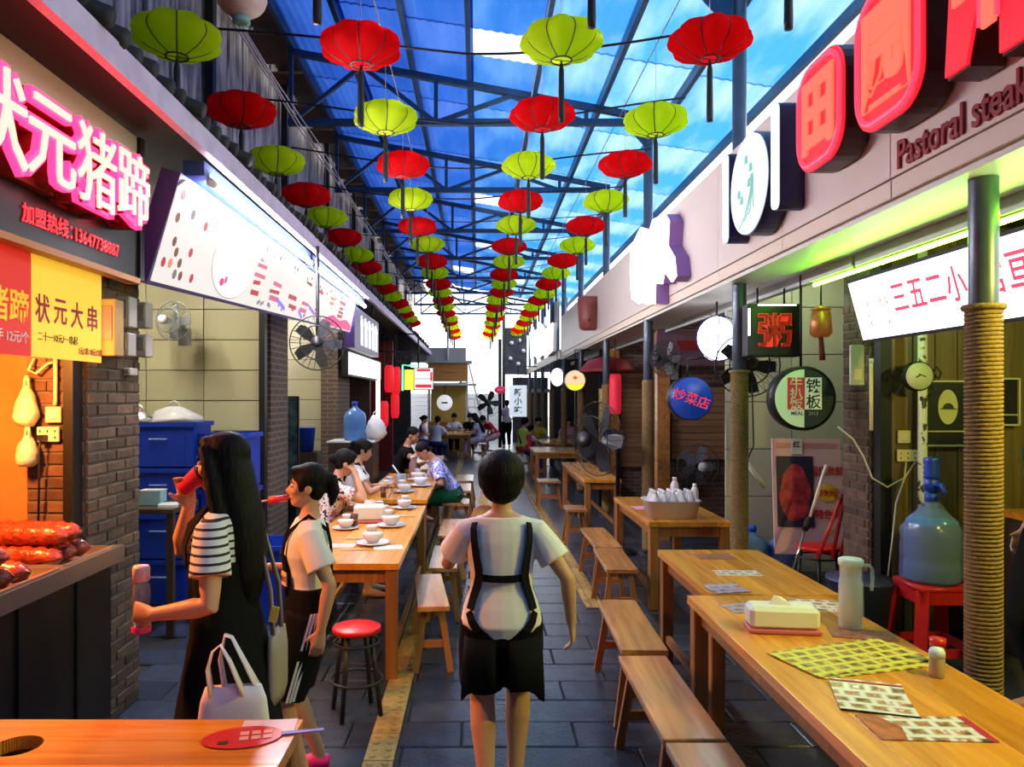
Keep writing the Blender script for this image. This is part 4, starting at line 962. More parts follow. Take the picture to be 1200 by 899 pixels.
# hung plastic bags, switch, socket, cords, meter boxes
PBAG = mat('thin_white_plastic_bag', (.75, .68, .5), .35, bump=.8, bscale=18)
def lumpbag(name, label, c, sx, sz, m=PBAG, cat='bag', sy=.06, seed=1):
    rr = random.Random(seed); t = thing(name, label, cat, c); q = MB(); rs = []
    for i in range(9):
        s = i/8; z = -sz*s; k = (.25+.75*math.sin(min(1, s*1.15)*PI*.62))*(1 if i < 8 else .6)
        rs.append([Vector((sx*k*math.cos(2*PI*j/14)*(1+.18*rr.uniform(-1, 1)), sy*k*math.sin(2*PI*j/14)*(1+.25*rr.uniform(-1, 1)), z)) for j in range(14)])
    q.rings(rs); q.build('body', m, t)
    h = MB()
    for s in (-1, 1): h.tube([(s*sx*.25, 0, -.02), (s*sx*.15, 0, .03), (0, 0, .05)], .008, 5)
    h.build('handle', m, t); return t
lumpbag('plastic_bag', 'white plastic bag hanging on the orange wall', W(31, 452, 3.84), .055, .21, seed=3)
lumpbag('plastic_bag', 'knotted plastic bag hanging below the other on the orange wall', W(32, 510, 3.82), .05, .16, seed=5)
def plate_on(name, label, cat, c, w, h, m=CREAM, extra=None):
    t = thing(name, label, cat, c); MB().box((0, 0, 0), (w, .02, h), None, .004).build('plate', m, t)
    if extra == 'socket':
        for i in range(3):
            for a in (-.016, .016): MB().box((-w/3+w/3*i, -.011, a), (.006, .004, .012)).build('slot', BLACK, t)
    else: MB().box((0, -.012, 0), (w*.5, .008, h*.6), None, .003).build('rocker', WHITEP, t)
    return t
plate_on('light_switch', 'pale square switch on the brick pier', 'switch', W(63, 486, 3.872), .082, .082)
plate_on('power_socket', 'pale wide power socket under the switch on the brick pier', 'socket', W(57, 509, 3.872), .115, .078, CREAM, 'socket')
m = MB().box((0, -.02, 0), (.035, .035, .03)).tube([(0, -.03, 0), (.0, -.045, -.05), (-.01, -.03, -.2), (-.02, -.02, -.45)], .006, 5)
tag(m.build('plug', BLACK, None, W(52, 513, 3.86)), 'black plug and cord in the pale power socket', 'plug')
tag(MB().tube([W(65, 416, 3.87), W(65, 470, 3.87), W(64, 475, 3.87)], .011, 6).build('conduit', CREAM), 'pale conduit running down to the switch on the brick pier', 'conduit')
tag(MB().tube([W(40, 420, 3.86), W(33, 434, 3.84), W(42, 438, 3.84), W(56, 426, 3.86), W(62, 425, 3.868)], .007, 6).build('loose_cable', CREAM), 'loose loop of pale cable under the yellow banner', 'cable')
for k, (px, y0, y1, D, w, lb) in enumerate(((129, 350, 417, 4.0, .10, 'orange lit meter box on the side of the brick pier'), (149, 347, 383, 4.15, .075, 'grey meter box with window, upper left of the pair by the pier'), (148, 390, 417, 4.15, .07, 'grey breaker box, lower left of the pair by the pier'), (173, 354, 384, 4.45, .065, 'grey meter box with window, upper right by the tiled stall'), (172, 392, 418, 4.45, .065, 'grey breaker box, lower right by the tiled stall'), (156, 431, 440, 4.3, .04, 'small pale junction box below the meter boxes'))):
    a, b = W(px, y0, D), W(px, y1, D); hh = a.z-b.z
    t = thing('meter_box', lb, 'box', (-2.032+w/2+.03*(k in (1, 2)), D, (a.z+b.z)/2), 0, 'meter boxes on the pier')
    MB().box((0, .05, 0), (w, .10, hh), None, .005).build('case', mat('orange_lit_box', (.55, .33, .12), .5) if k == 0 else mat('grey_box', (.42, .38, .36), .5), t)  # first case carries its orange light in the colour, the rest stay grey
    MB().box((0, -.004, hh*.08), (w*.7, .008, hh*.6), None, .002).build('window', mat('box_window', (.25, .22, .22), .25), t)
# blue crates
BLUEC = mat('blue_crate_plastic', (.008, .045, .46), .4)
def crate(label, c, w, l, h, m=BLUEC, group='blue crates behind the women'):
    t = thing('plastic_crate', label, 'crate', c, 0, group); q = MB(); th = .012
    q.bb((-w/2, -l/2, 0), (w/2, l/2, th))
    for s in (-1, 1): q.bb((s*w/2-th/2, -l/2, 0), (s*w/2+th/2, l/2, h)); q.bb((-w/2, s*l/2-th/2, 0), (w/2, s*l/2+th/2, h))
    q.build('body', m, t)
    r = MB()
    for s in (-1, 1): r.bb((s*(w/2+.012)-.016, -l/2-.02, h-.04), (s*(w/2+.012)+.016, l/2+.02, h)); r.bb((-w/2-.02, s*(l/2+.012)-.016, h-.04), (w/2+.02, s*(l/2+.012)+.016, h))
    r.build('rim', m, t)
    MB().tube([(-.07, -l/2-.012, h*.62), (-.07, -l/2-.03, h*.62), (.07, -l/2-.03, h*.62), (.07, -l/2-.012, h*.62)], .008, 6).build('handle', mat('pale_blue_handle', (.25, .32, .7), .4), t)
    for x in (-w*.36, w*.36): MB().bb((x-.012, -l/2-.014, .02), (x+.012, -l/2-.004, h-.05)).build('rib', m, t)
    return t
x0, yb = -2.78, 6.75
for k, nm in enumerate(('lowest blue crate of the nearer stack', 'second blue crate of the nearer stack', 'third blue crate of the nearer stack')): crate(nm, (x0, yb, .4*k), .60, .42, .385)
crate('topmost blue crate of the nearer stack, heaped with plastic bags', (x0, yb, 1.2), .60, .42, .385)
for k, nm in enumerate(('lowest blue crate of the right-hand stack', 'middle blue crate of the right-hand stack', 'topmost blue crate of the right-hand stack behind the dark hair')): crate(nm, (-2.25, 6.85, .5*k), .40, .40, .48)
crate('blue crate on the floor between the two women', (-1.75, 6.2, 0), .5, .45, .62)
lumpbag('plastic_bag', 'heap of clear plastic bags on top of the nearer crate stack', (x0+.05, yb, 1.72), .24, .17, mat('clear_bags', (.6, .6, .68), .25, bump=.9, bscale=14), 'bag', .16, 9)
lumpbag('plastic_bag', 'small crumpled silver bag on the edge of the nearer crate stack', (x0-.2, yb-.12, 1.68), .09, .11, mat('silver_bag', (.6, .6, .62), .25, .6, bump=.9, bscale=20), 'bag', .07, 4)
t = thing('side_table', 'dark side table in front of the blue crates', 'table', (-2.55, 5.85, 0))
MB().box((0, 0, .95), (.56, .5, .04), None, .004).build('top', DARKW, t)
for sx in (-1, 1):
    for sy in (-1, 1): MB().box((sx*.24, sy*.2, .465), (.05, .05, .93)).build('leg', DARKW, t)
t = thing('carton', 'pale blue carton on the dark side table', 'box', (-2.52, 5.82, .97)); MB().box((0, 0, .055), (.17, .12, .11), None, .004).build('body', mat('pale_blue_card', (.35, .6, .75), .5), t); MB().box((0, 0, .113), (.175, .125, .008)).build('lid', WHITEP, t)
t = thing('paper_pad', 'white paper pad on the dark side table', 'paper', (-2.37, 5.76, .97), .3); MB().box((0, 0, .01), (.14, .2, .02)).build('sheets', WHITEP, t); MB().box((0, .09, .022), (.14, .02, .006)).build('binding', BLACK, t)
t = thing('leaning_screen', 'leaning glass panel with dark frame in the second tiled stall', 'panel', W(340, 513, 9.2)-Vector((0, 0, .5)))
MB().box((0, 0, .5), (.19, .03, .98)).build('glass', mat('murky_glass', (.10, .16, .16), .15, noise=.6, nscale=9, col2=(.02, .04, .07)), t)
MB().box((-.1, 0, .5), (.018, .04, 1.0)).box((.1, 0, .5), (.018, .04, 1.0)).box((0, 0, 1.0), (.2, .04, .018)).box((0, 0, 0), (.2, .04, .018)).build('frame', DARKM, t)
MB().box((0, .02, -.3), (.2, .25, .6)).build('stand', DARKM, t); 
t = thing('plastic_bucket', 'small blue bucket in the second tiled stall', 'bucket', W(357, 533, 10.3)); MB().lathe([(0, 0), (.12, 0), (.15, .32), (.16, .33), (.14, .32), (.11, .02), (0, .02)], n=18).build('body', BLUEC, t); MB().tube([(.15*math.cos(a), 0, .32-.12*math.sin(a)) for a in [PI*i/10 for i in range(11)]], .006, 5).build('handle', STEEL, t)
MB().bb((-.2, -.15, -1.05), (.2, .2, 0)).build('ledge', DARKW, t); t.location.z = 1.06
# big water bottle (also reused on the right)
WBL = mat('blue_water_bottle', (.12, .30, .72), .15, trans=.35)
def water_bottle(label, c, s=1., wrap=None):
    t = thing('water_bottle', label, 'water bottle', c, 0, 'large blue water bottles')
    MB().lathe([(.0, 0), (.125, 0), (.135, .02), (.135, .10), (.128, .12), (.135, .14), (.135, .28), (.12, .33), (.06, .38), (.03, .40), (.03, .45), (0, .45)], n=24).build('body', WBL, t)
    MB().lathe([(.034, .42), (.036, .47), (0, .475)], n=16).build('cap', BLUEC, t); t.scale = (s, s, s); return t
water_bottle('big blue water bottle standing behind the seated women', W(416, 516, 9.6), 1.05)
t = thing('shelf_unit', 'dark shelf cabinet under the big blue water bottle', 'cabinet', (W(416, 516, 9.6).x-.05, 9.65, 0)); z = W(416, 516, 9.6).z
MB().bb((-.25, -.25, 0), (.31, .3, z-.02)).build('body', DARKW, t); MB().bb((-.27, -.27, z-.02), (.33, .32, z)).build('top', WHITEP, t)
lumpbag('foam_bag', 'white bag of foam boxes beside the big blue water bottle', (W(440, 492, 9.65).x, 9.65, z+.32), .14, .31, WHITEP, 'bag', .12, 11)
# right side: plastic stool, wrapped bottle, pump, bin
RPL = mat('red_stool_plastic', (.42, .012, .015), .35)
t = thing('plastic_stool', 'square red plastic stool under the wrapped water bottle', 'stool', (2.72, 4.5, .2))
MB().lathe([(0, .50), (.2, .50), (.215, .49), (.21, .46), (.19, .46)], n=4, R=Matrix.Rotation(PI/4, 3, 'Z')).build('seat', RPL, t)
for k in range(4):
    R = Matrix.Rotation(PI/2*k, 3, 'Z'); m = MB()
    m.beam(R @ Vector((.125, .125, .47)), R @ Vector((.18, .18, 0)), .07, .025, R @ Vector((1, 1, 0)))
    m.build('leg', RPL, t)
    MB().beam(R @ Vector((-.17, .165, .12)), R @ Vector((.17, .165, .12)), .018, .05).build('rail', RPL, t); MB().beam(R @ Vector((-.14, .14, .43)), R @ Vector((.14, .14, .43)), .02, .07).build('apron', RPL, t)
b = water_bottle('big blue water bottle wrapped in clear film on the red plastic stool', (2.72, 4.5, .702), 1.12)
FILM = mat('crinkled_clear_film', (.35, .42, .6), .12, trans=.6, alpha=.45, bump=1., bscale=16)
rs = []; rr = random.Random(2)
for i in range(9):
    z = .02+.42*i/8; k = .15*(1 if i < 6 else (1-.28*(i-5)))
    rs.append([Vector((k*math.cos(2*PI*j/16)*(1+.07*rr.uniform(-1, 1)), k*math.sin(2*PI*j/16)*(1+.07*rr.uniform(-1, 1)), z)) for j in range(16)])
MB().rings(rs, cap=False).build('film', FILM, b)
t = thing('bottle_pump', 'blue hand pump on top of the wrapped water bottle', 'pump', (2.72, 4.5, 1.238))
MB().lathe([(0, 0), (.042, 0), (.042, .07), (.03, .08)]+[(.046-.006*(i % 2), .08+.015*i) for i in range(9)]+[(0, .21)], n=18).build('body', BLUEC, t); MB().tube([(0, -.03, .04), (0, -.1, .05), (0, -.13, .0)], .012, 8).build('spout', BLUEC, t)
t = thing('painted_pipe', 'white pipe painted with black vines in front of the boarded wall', 'pipe', (2.89, 4.88, .2))
VINE = mat('white_pipe_black_vine', (.62, .70, .62), .5, noise=.95, nscale=16, col2=(.02, .03, .02)); MATS['white_pipe_black_vine'].node_tree.nodes['Color Ramp'].color_ramp.elements[0].position = .40; MATS['white_pipe_black_vine'].node_tree.nodes['Color Ramp'].color_ramp.elements[1].position = .44
MB().cyl((0, 0, 0), (0, 0, 2.75), .028, None, 14).build('shaft', VINE, t); MB().cyl((0, 0, 0), (0, 0, .03), .05, None, 14).build('foot', DARKM, t)
t = facing('wall_clock', 'round pale clock with black scrollwork on the dark boarded wall', 'clock', 1074, 441, 4.84)
MB().cyl((0, -.03, 0), (0, .02, 0), .095, None, 28).build('rim', DARKM, t); MB().cyl((0, -.036, 0), (0, -.03, 0), .086, None, 28).build('face', mat('pale_clock_face', (.62, .72, .58), .4), t)
MB().box((.015, -.04, .005), (.05, .004, .006), Matrix.Rotation(.4, 3, 'Y')).box((-.01, -.04, 0), (.035, .004, .008), Matrix.Rotation(-.5, 3, 'Y')).build('hand', BPR, t)
for s in (-1, 1):
    q = MB(); q.tube([(s*.09, 0, .02), (s*.13, 0, .06), (s*.16, 0, .02), (s*.14, 0, -.02), (s*.12, 0, .01)], .006, 5); q.tube([(s*.08, 0, -.05), (s*.12, 0, -.1), (s*.07, 0, -.13)], .006, 5); q.tube([(s*.09, 0, .02), (s*.08, 0, -.05)], .006, 5)
    q.build('scrollwork', DARKM, t)
def frame(label, x0, x1, y0, y1, D, oval=True):
    a, b = W(x0, y0, D), W(x1, y1, D); w, h = b.x-a.x, a.z-b.z
    t = thing('picture_frame', label, 'frame', ((a.x+b.x)/2, D, (a.z+b.z)/2), 0, 'framed pictures on the boarded wall'); FR = mat('pale_frame_edge', (.5, .5, .36), .4)
    MB().box((0, 0, 0), (w, .02, h)).build('backing', BLACK, t)
    MB().box((0, -.01, h/2), (w, .03, .012)).box((0, -.01, -h/2), (w, .03, .012)).box((-w/2, -.01, 0), (.012, .03, h)).box((w/2, -.01, 0), (.012, .03, h)).box((0, -.01, -h*.28), (w, .02, .008)).build('moulding', FR, t)
    if oval:
        MB().prism([(.065*math.cos(2*PI*i/28), .115*math.sin(2*PI*i/28)) for i in range(28)], (-.0, -.014, h*.1), FX, LU, .004).build('oval_print', mat('oval_print', (.50, .53, .28), .5), t)
        MB().prism([(.036*math.cos(PI*i/10), .036*math.sin(PI*i/10)) for i in range(11)], (0, -.018, h*.1-.01), FX, LU, .003).box((0, -.018, h*.1-.012), (.1, .003, .006)).build('dish_drawing', BPR, t)
frame('black framed print with a pale oval and a covered dish', 1080, 1139, 447, 522, 4.98)
frame('dark framed print right of the near rope column', 1166, 1192, 444, 498, 4.98, False)
plate_on('light_switch', 'pale switch on the dark boarded wall', 'switch', W(1059, 512, 5.0), .085, .085)
plate_on('power_socket', 'pale socket box with cords on the dark boarded wall', 'socket', W(1063, 534, 5.0), .14, .08, CREAM, 'socket')
PC = mat('pale_cord', (.5, .48, .38), .5)
tag(MB().tube([W(1062, 540, 4.97), W(1060, 560, 4.95), W(1050, 590, 4.9), W(1046, 630, 4.85), W(1040, 680, 4.8)], .006, 5).build('loose_cable', PC), 'pale cord dropping from the socket beside the wrapped bottle', 'cord')
tag(MB().tube([W(1072, 542, 4.97), W(1060, 560, 4.95), W(1040, 571, 4.9), W(1022, 560, 4.95), W(1012, 535, 5.0), W(1000, 515, 5.05), W(982, 500, 5.1)], .006, 5).build('loose_cable', PC), 'pale cord looping left from the socket across the brick pier', 'cord')
t = thing('waste_bin', 'dark blue waste bin beside the red plastic stool', 'bin', (2.42, 4.75, .2))
MB().lathe([(0, 0), (.14, 0), (.19, .42), (.2, .43), (.2, .45), (0, .46)], n=20).build('body', mat('navy_bin', (.02, .03, .09), .4), t); MB().lathe([(.205, .44), (.205, .46), (0, .475)], n=20).build('lid', MATS['navy_bin'], t)
t = thing('serving_counter', 'wooden serving counter with dishes behind the near rope column', 'counter', (3.55, 4.35, .2))
MB().bb((-.25, -.3, 0), (1.6, .35, .86)).build('body', DARKW, t); MB().bb((-.28, -.33, .86), (1.62, .37, .9)).build('top', TABX, t)
for k, (x, lb) in enumerate(((-.15, 'steel bowl at the left end of the serving counter'), (.02, 'wrapped dish beside the steel bowl on the serving counter'))):
    o = thing('bowl', lb, 'bowl', (3.55+x, 4.25, 1.10), 0, 'bowls on the serving counter'); MB().lathe([(0, 0), (.05, 0), (.1, .06), (.11, .1), (.1, .1), (.05, .015), (0, .012)], n=20).build('body', STEEL, o); MB().ell((0, 0, .09), (.08, .08, .04)).build('food', mat('greens', (.2, .22, .08), .6, noise=.6, nscale=30), o)
t = thing('carton', 'upright pale green carton on the serving counter', 'box', (3.62, 4.5, 1.10)); MB().box((0, 0, .12), (.12, .1, .24), None, .004).build('body', mat('green_card', (.38, .5, .22), .5), t); MB().box((0, 0, .242), (.1, .08, .006)).build('flap', CREAM, t)
# meat poster and things around it
t = thing('poster_board', 'tilted poster board with a meat photograph and yellow price burst', 'poster', W(948, 650, 6.35)); t.rotation_euler = (-.1, 0, -.12)
pw, ph = .56, .98
MB().box((0, 0, ph/2), (pw, .02, ph)).build('board', mat('pink_white_poster', (.72, .45, .48), .5), t)
MB().box((-.10, -.014, ph*.54), (.30, .006, .60)).build('photo_ground', mat('poster_dark', (.02, .02, .06), .5), t)
rs_ = random.Random(6)
MB().prism([(.125*math.cos(2*PI*i/18)*(1+.12*rs_.uniform(-1, 1)), .24*math.sin(2*PI*i/18)*(1+.12*rs_.uniform(-1, 1))) for i in range(18)], (-.10, -.019, ph*.52), FX, LU, .003).build('meat_print', mat('raw_meat_print', (.62, .06, .08), .5, noise=.85, nscale=14, col2=(.20, .01, .02)), t)
MB().prism([((.085 if i % 2 else .065)*math.cos(2*PI*i/36), (.085 if i % 2 else .065)*math.sin(2*PI*i/36)) for i in range(36)], (.165, -.016, ph*.53), FX, LU, .003).build('price_burst', mat('burst_yellow', (.85, .55, .03), .5), t)
PRR = mat('poster_red', (.55, .015, .02), .5)
text_mb('39元', .075, .002, (.165, -.019, ph*.53), FX, LU, .012, 2).build('lettering', PRR, t)
text_mb('超级海鲜', .085, .002, (.16, -.014, ph*.72), FX, LU, .012, 2, .8).build('lettering', PRR, t); text_mb('特色菜', .085, .002, (.165, -.014, ph*.35), FX, LU, .012, 2, .9).build('lettering', PRR, t)
text_mb('39', .075, .002, (.16, -.014, ph*.2), FX, LU, .012, 2).build('lettering', MATS['burst_yellow'], t)
MB().box((-.08, -.016, ph*.93), (.09, .004, .13)).build('white_slip', WHITEP, t); text_mb('红', .06, .002, (-.08, -.019, ph*.95), FX, LU, .01, 2).build('lettering', BPR, t)
for i in range(3): MB().box((0, -.012, ph*(.955-.018*i)), (pw*.9, .002, .004)).build('printed_line', PRR, t)
for k, (x, lb) in enumerate(((2.42, 'blue water bottle on the floor left of the meat poster'), (2.70, 'blue water bottle on the floor behind the meat poster'))):
    o = water_bottle(lb, (x, 6.62, .2), 1.)
q = MB().tube([W(965, 552, 5.85), W(948, 605, 5.75)], .012, 8)
t = thing('mop', 'white-handled mop leaning in front of the meat poster', 'mop', W(932, 660, 5.7)); base = Vector(t.location)
for nm, p0, p1, r, m in (('handle', (968, 545, 5.9), (948, 610, 5.8), .012, WHITEP), ('grip', (948, 606, 5.8), (943, 622, 5.78), .022, BLACK), ('rod', (943, 622, 5.78), (928, 672, 5.7), .009, STEEL)):
    MB().cyl(W(*p0)-base, W(*p1)-base, r, None, 8).build(nm, m, t)
for k, (xa, ya, xb, yb2) in enumerate(((985, 585, 958, 655), (992, 570, 975, 655), (1003, 560, 985, 655))):
    t = thing('red_pole', ('leftmost', 'middle', 'rightmost')[k]+' of the three dark red poles by the meat poster', 'pole', W(xb, yb2, 5.6), 0, 'red poles'); b_0 = Vector(t.location)
    MB().cyl((0, 0, 0), W(xa, ya, 5.62)-b_0, .014, None, 8).build('shaft', RPL, t); MB().cyl(W(xa, ya, 5.62)-b_0, W(xa, ya, 5.62)-b_0+Vector((.01, 0, .04)), .02, None, 8).build('knob', RED, t)
q = W(885, 552, 5.9)
t = thing('lamp_tube', 'unlit white tube slanting beside the second rope column', 'lamp', q); MB().cyl((-.07, 0, .07), (.08, 0, -.13), .018, None, 10).build('tube', WHITEP, t); MB().tube([(-.07, 0, .07), (-.02, -.02, .2), (-.03, -.02, .6), (-.02, -.02, 1.0)], .006, 5).build('cord', BLACK, t)
# bracketed odds and ends hanging by the soffit
t = thing('hanging_lantern', 'small bronze lattice lantern hanging right of the neon character', 'lantern', W(962, 380, 5.2)); LT = mat('bronze_lattice', (.22, .09, .03), .4, .6, emit=(1, .3, .05), es=.08)
MB().lathe([(.04, .10), (.065, .08), (.075, -.06), (.05, -.09)], n=10).build('body', LT, t); MB().lathe([(.02, .13), (.07, .10), (.05, .09)], n=10).build('cap', LT, t); MB().tube([(0, 0, .13), (0, 0, .42)], .006, 5).build('cord', DARKM, t); MB().tube([(0, 0, -.09), (.01, 0, -.25)], [.015, .02], 6).build('tassel', mat('maroon_tassel', (.12, .01, .01), .8), t)
t = thing('notice_board', 'grey notice plate beside the black upright on the right', 'sign', W(1004, 428, 4.9)); MB().box((0, 0, 0), (.09, .02, .26), None, .004).build('plate', mat('grey_notice', (.45, .5, .48), .4), t); MB().box((0, -.012, -.06), (.05, .004, .07)).build('label', CREAM, t)
t = thing('thin_tube', 'thin pale tube standing beside the grey notice plate', 'lamp', W(1021, 465, 4.9)); MB().cyl((0, 0, -.22), (0, 0, .23), .012, None, 8).build('tube', CREAM, t); MB().cyl((0, 0, .22), (0, 0, .25), .015, None, 8).build('end_cap', WHITEP, t)
# awning things in the middle right
t = thing('purple_awning', 'board awning tinted as if lit purple behind the overbright oval sign', 'awning', (2.3, 9.0, 2.3)); MB().box((.55, .3, .12), (1.3, .04, .45), Matrix.Rotation(.35, 3, 'X')).build('board', PUR, t); MB().box((.3, .27, .15), (.3, .03, .12), Matrix.Rotation(.35, 3, 'X')).build('red_label', RED, t)
t = thing('round_awning', 'dull red rounded awning behind the black standing fan', 'awning', (2.05, 11.9, 2.2)); MB().lathe([(0, .26), (.3, .2), (.42, .05), (.44, 0), (.40, 0), (.3, .16), (0, .22)], n=20).build('cover', RED, t); MB().tube([(0, 0, .2), (0, 0, .55)], .02, 6).build('hanger', DARKM, t)
t = thing('red_drum_lantern', 'tall red cylinder lantern hanging by the black standing fan', 'lantern', W(721, 462, 11.2)); MB().lathe([(0, .3), (.08, .29), (.09, .2), (.09, -.2), (.08, -.29), (0, -.3)], n=16).build('shade', mat('red_paper', (.6, .02, .05), .5, emit=(1, .03, .06), es=.25), t); MB().tube([(0, 0, .3), (0, 0, 2.68-t.location.z)], .006, 5).build('cord', DARKM, t)
t = thing('gilded_post', 'dark post with gilded ornament behind the black standing fan', 'post', (W(731, 470, 10.6).x, 12.4, 0)); MB().cyl((0, 0, 0), (0, 0, 2.6), .06, None, 12).build('shaft', DARKM, t); MB().lathe([(.062+.008*(i % 2), 1.0+.05*i) for i in range(20)], n=12, cap=False).build('ornament', mat('gold_leaf', (.7, .5, .15), .35, .7, noise=.8, nscale=20), t)
# ================================================================== people
def remeshed(mb, vox, smooth=4, fac=.5):
    me = mb.mesh('tmp'); o = bpy.data.objects.new('tmp', me); TMP.collection.objects.link(o)
    r = o.modifiers.new('r', 'REMESH'); r.mode = 'VOXEL'; r.voxel_size = vox; r.use_smooth_shade = True
    if smooth: s = o.modifiers.new('s', 'SMOOTH'); s.iterations = smooth; s.factor = fac
    out = baked(o)
    bpy.data.objects.remove(o); bpy.data.meshes.remove(me)
    out.polygons.foreach_set('use_smooth', [True]*len(out.polygons)); return out
SKIN = mat('skin', (.60, .31, .19), .5, noise=.12, nscale=6)
SKIN2 = mat('tanned_skin', (.46, .22, .13), .5, noise=.12, nscale=6)
HAIR = mat('black_hair', (.006, .005, .005), .62, spec=.18, noise=.5, nscale=40, bump=.6, bscale=90, stretch=(1, 1, .15))
TORSO = [(-.11, .125, .09, -.005), (-.04, .168, .115, -.012), (.04, .158, .108, -.006), (.13, .130, .09, 0), (.21, .132, .094, .004), (.29, .146, .106, .014), (.36, .152, .102, .01), (.42, .150, .084, .002), (.465, .118, .064, -.004), (.50, .062, .052, -.006)]
def ik(a, b, l1, l2, pole):
    a, b = Vector(a), Vector(b); d = b-a; L = min(d.length, (l1+l2)*.995); d.normalize(); b = a+d*L
    x = (l1*l1-l2*l2+L*L)/(2*L); h = math.sqrt(max(0, l1*l1-x*x)); p = Vector(pole); p = p-d*p.dot(d); p.normalize()
    return a+d*x+p*h, b
class Person:
    def __init__(s, label, loc, rz, H=1.65, group=None, P=(0, 0, .93), lean=0., side=0., twist=0., head=(0, 0), aR=None, aL=None, lR=None, lL=None, pR=(.3, -1, -.2), pL=(-.3, -1, -.2), kR=(.1, 1, .3), kL=(-.1, 1, .3),
                 curl=.5, skin=SKIN, vox=.009, wide=1., hair='short', palmR=(-1, 0, 0), palmL=(1, 0, 0), handR=None, handL=None, hands=True, face=True, hairm=HAIR, shoes=None, hs=1., lw=1.):
        s.t = thing('person', label, 'person', loc, rz, group); k = H/1.70; s.t.scale = (k, k, k); s.vox = vox; s.wide = wide
        s.P = Vector(P); s.R = Matrix.Rotation(twist, 3, 'Z') @ Matrix.Rotation(side, 3, 'Y') @ Matrix.Rotation(-lean, 3, 'X')
        s.RP = Matrix.Rotation(twist*.3, 3, 'Z') @ Matrix.Rotation(-lean*.5, 3, 'X')
        b = MB(); s.body = b
        s.torso(b, 0, -.2, .6)
        s.Rh = s.R @ Matrix.Rotation(head[1], 3, 'Z') @ Matrix.Rotation(-head[0], 3, 'X'); s.Ho = s.T(0, .012, .538); s.hs = hs; s.lw = lw
        b.tube([s.T(0, -.012, .44), s.T(0, -.008, .53), s.hd(0, -.018, .06)], [.062, .048, .046], 12)
        E = lambda c, r: b.ell(s.hd(*c), [x*s.hs for x in r], s.Rh, 16, 11)
        E((0, -.012, .135), (.074, .092, .092)); E((0, .022, .088), (.061, .066, .088)); E((0, .045, .026), (.038, .040, .030))
        if face:
            b.tube([s.hd(0, .078, .122), s.hd(0, .094, .092), s.hd(0, .104, .078)], [.009, .011, .014], 8); E((0, .088, .074), (.019, .015, .011)); E((0, .080, .048), (.024, .012, .012))
            for sx in (-1, 1): E((sx*.074, -.006, .098), (.011, .02, .032)); E((sx*.036, .058, .085), (.025, .025, .025))
        # limbs
        s.sh = {}; s.arm = {}; s.leg = {}
        for sd, sx, w, pole, palm in (('R', 1, aR, pR, palmR), ('L', -1, aL, pL, palmL)):
            S0 = s.T(sx*.162*wide, 0, .405); w = Vector(w) if w else S0+Vector((sx*.06, .03, -.49))
            e, w = ik(S0, w, .275, .235, pole); s.arm[sd] = (S0, e, w)
            b.tube([s.T(sx*.10, 0, .415), S0, S0.lerp(e, .35), S0.lerp(e, .8), e, e.lerp(w, .25), e.lerp(w, .7), w], [.045, .050, .047, .039, .037, .039, .030, .025], 12)
            if hands: s.hand(b, w, (w-e).normalized() if not (handR if sd == 'R' else handL) else Vector(handR if sd == 'R' else handL).normalized(), Vector(palm), sx, curl)
        for sd, sx, an, pole in (('R', 1, lR, kR), ('L', -1, lL, kL)):
            h = s.P+s.RP @ Vector((sx*.088, 0, -.05)); an = Vector(an) if an else Vector((sx*.09, 0, .08))
            kn, an = ik(h, an, .43, .40, pole); s.leg[sd] = (h, kn, an)
            b.tube([h+Vector((0, 0, .03)), h.lerp(kn, .25), h.lerp(kn, .7), kn, kn.lerp(an, .3), kn.lerp(an, .65), an], [lw*x for x in (.085, .084, .064, .053, .055, .042, .034)], 14)
            f = Vector((sx*.12, 1, 0)).normalized(); s.foot = f
            b.tube([an-f*.045-Vector((0, 0, .035)), an+f*.03-Vector((0, 0, .03)), an+f*.10-Vector((0, 0, .048)), an+f*.165-Vector((0, 0, .058))], [.034, .040, .033, .022], 12)
            if shoes:
                m = MB().tube([an-f*.055-Vector((0, 0, .04)), an+f*.03-Vector((0, 0, .036)), an+f*.11-Vector((0, 0, .05)), an+f*.185-Vector((0, 0, .056))], [.038, .046, .042, .028], 14)
                obj('shoe', s.fin(remeshed(m, .012, 2), shoes), s.t)
        s.skin = skin
        obj('body', s.fin(remeshed(b, vox, 3), skin), s.t)
        if face:
            for sx in (-1, 1):
                e = MB().ell(s.hd(sx*.031, .0765, .112), (.0145, .008, .0075), s.Rh, 12, 7); eo = e.build('eye', mat('eye_white', (.7, .68, .65), .3), s.t)
                MB().ell(s.hd(sx*.031, .0825, .112), (.006, .004, .006), s.Rh, 10, 7).build('iris', BLACK, eo)
                MB().tube([s.hd(sx*.014, .088, .132), s.hd(sx*.032, .086, .138), s.hd(sx*.05, .074, .133)], [.003, .004, .002], 5).build('brow', hairm, s.t)
            MB().tube([s.hd(-.022, .086, .047), s.hd(0, .095, .048), s.hd(.022, .086, .047)], [.003, .0065, .003], 6).build('lips', mat('lips', (.42, .10, .09), .4), s.t)
        if hair: s.hair(hair, hairm)
    def fin(s, me, m): me.materials.append(m); return me
    def T(s, x, y, h):
        k = max(0., min(1., (h+.05)/.3)); a = s.P+s.RP @ Vector((x, y, h)); c = s.P+s.R @ Vector((x, y, h)); return a.lerp(c, k)
    def hd(s, x, y, z): return s.Ho+s.Rh @ (Vector((x, y, z))*s.hs)
    def ring(s, h, rx, ry, yo, n=20): return [s.T(rx*math.cos(2*PI*i/n), yo+ry*math.sin(2*PI*i/n), h) for i in range(n)]
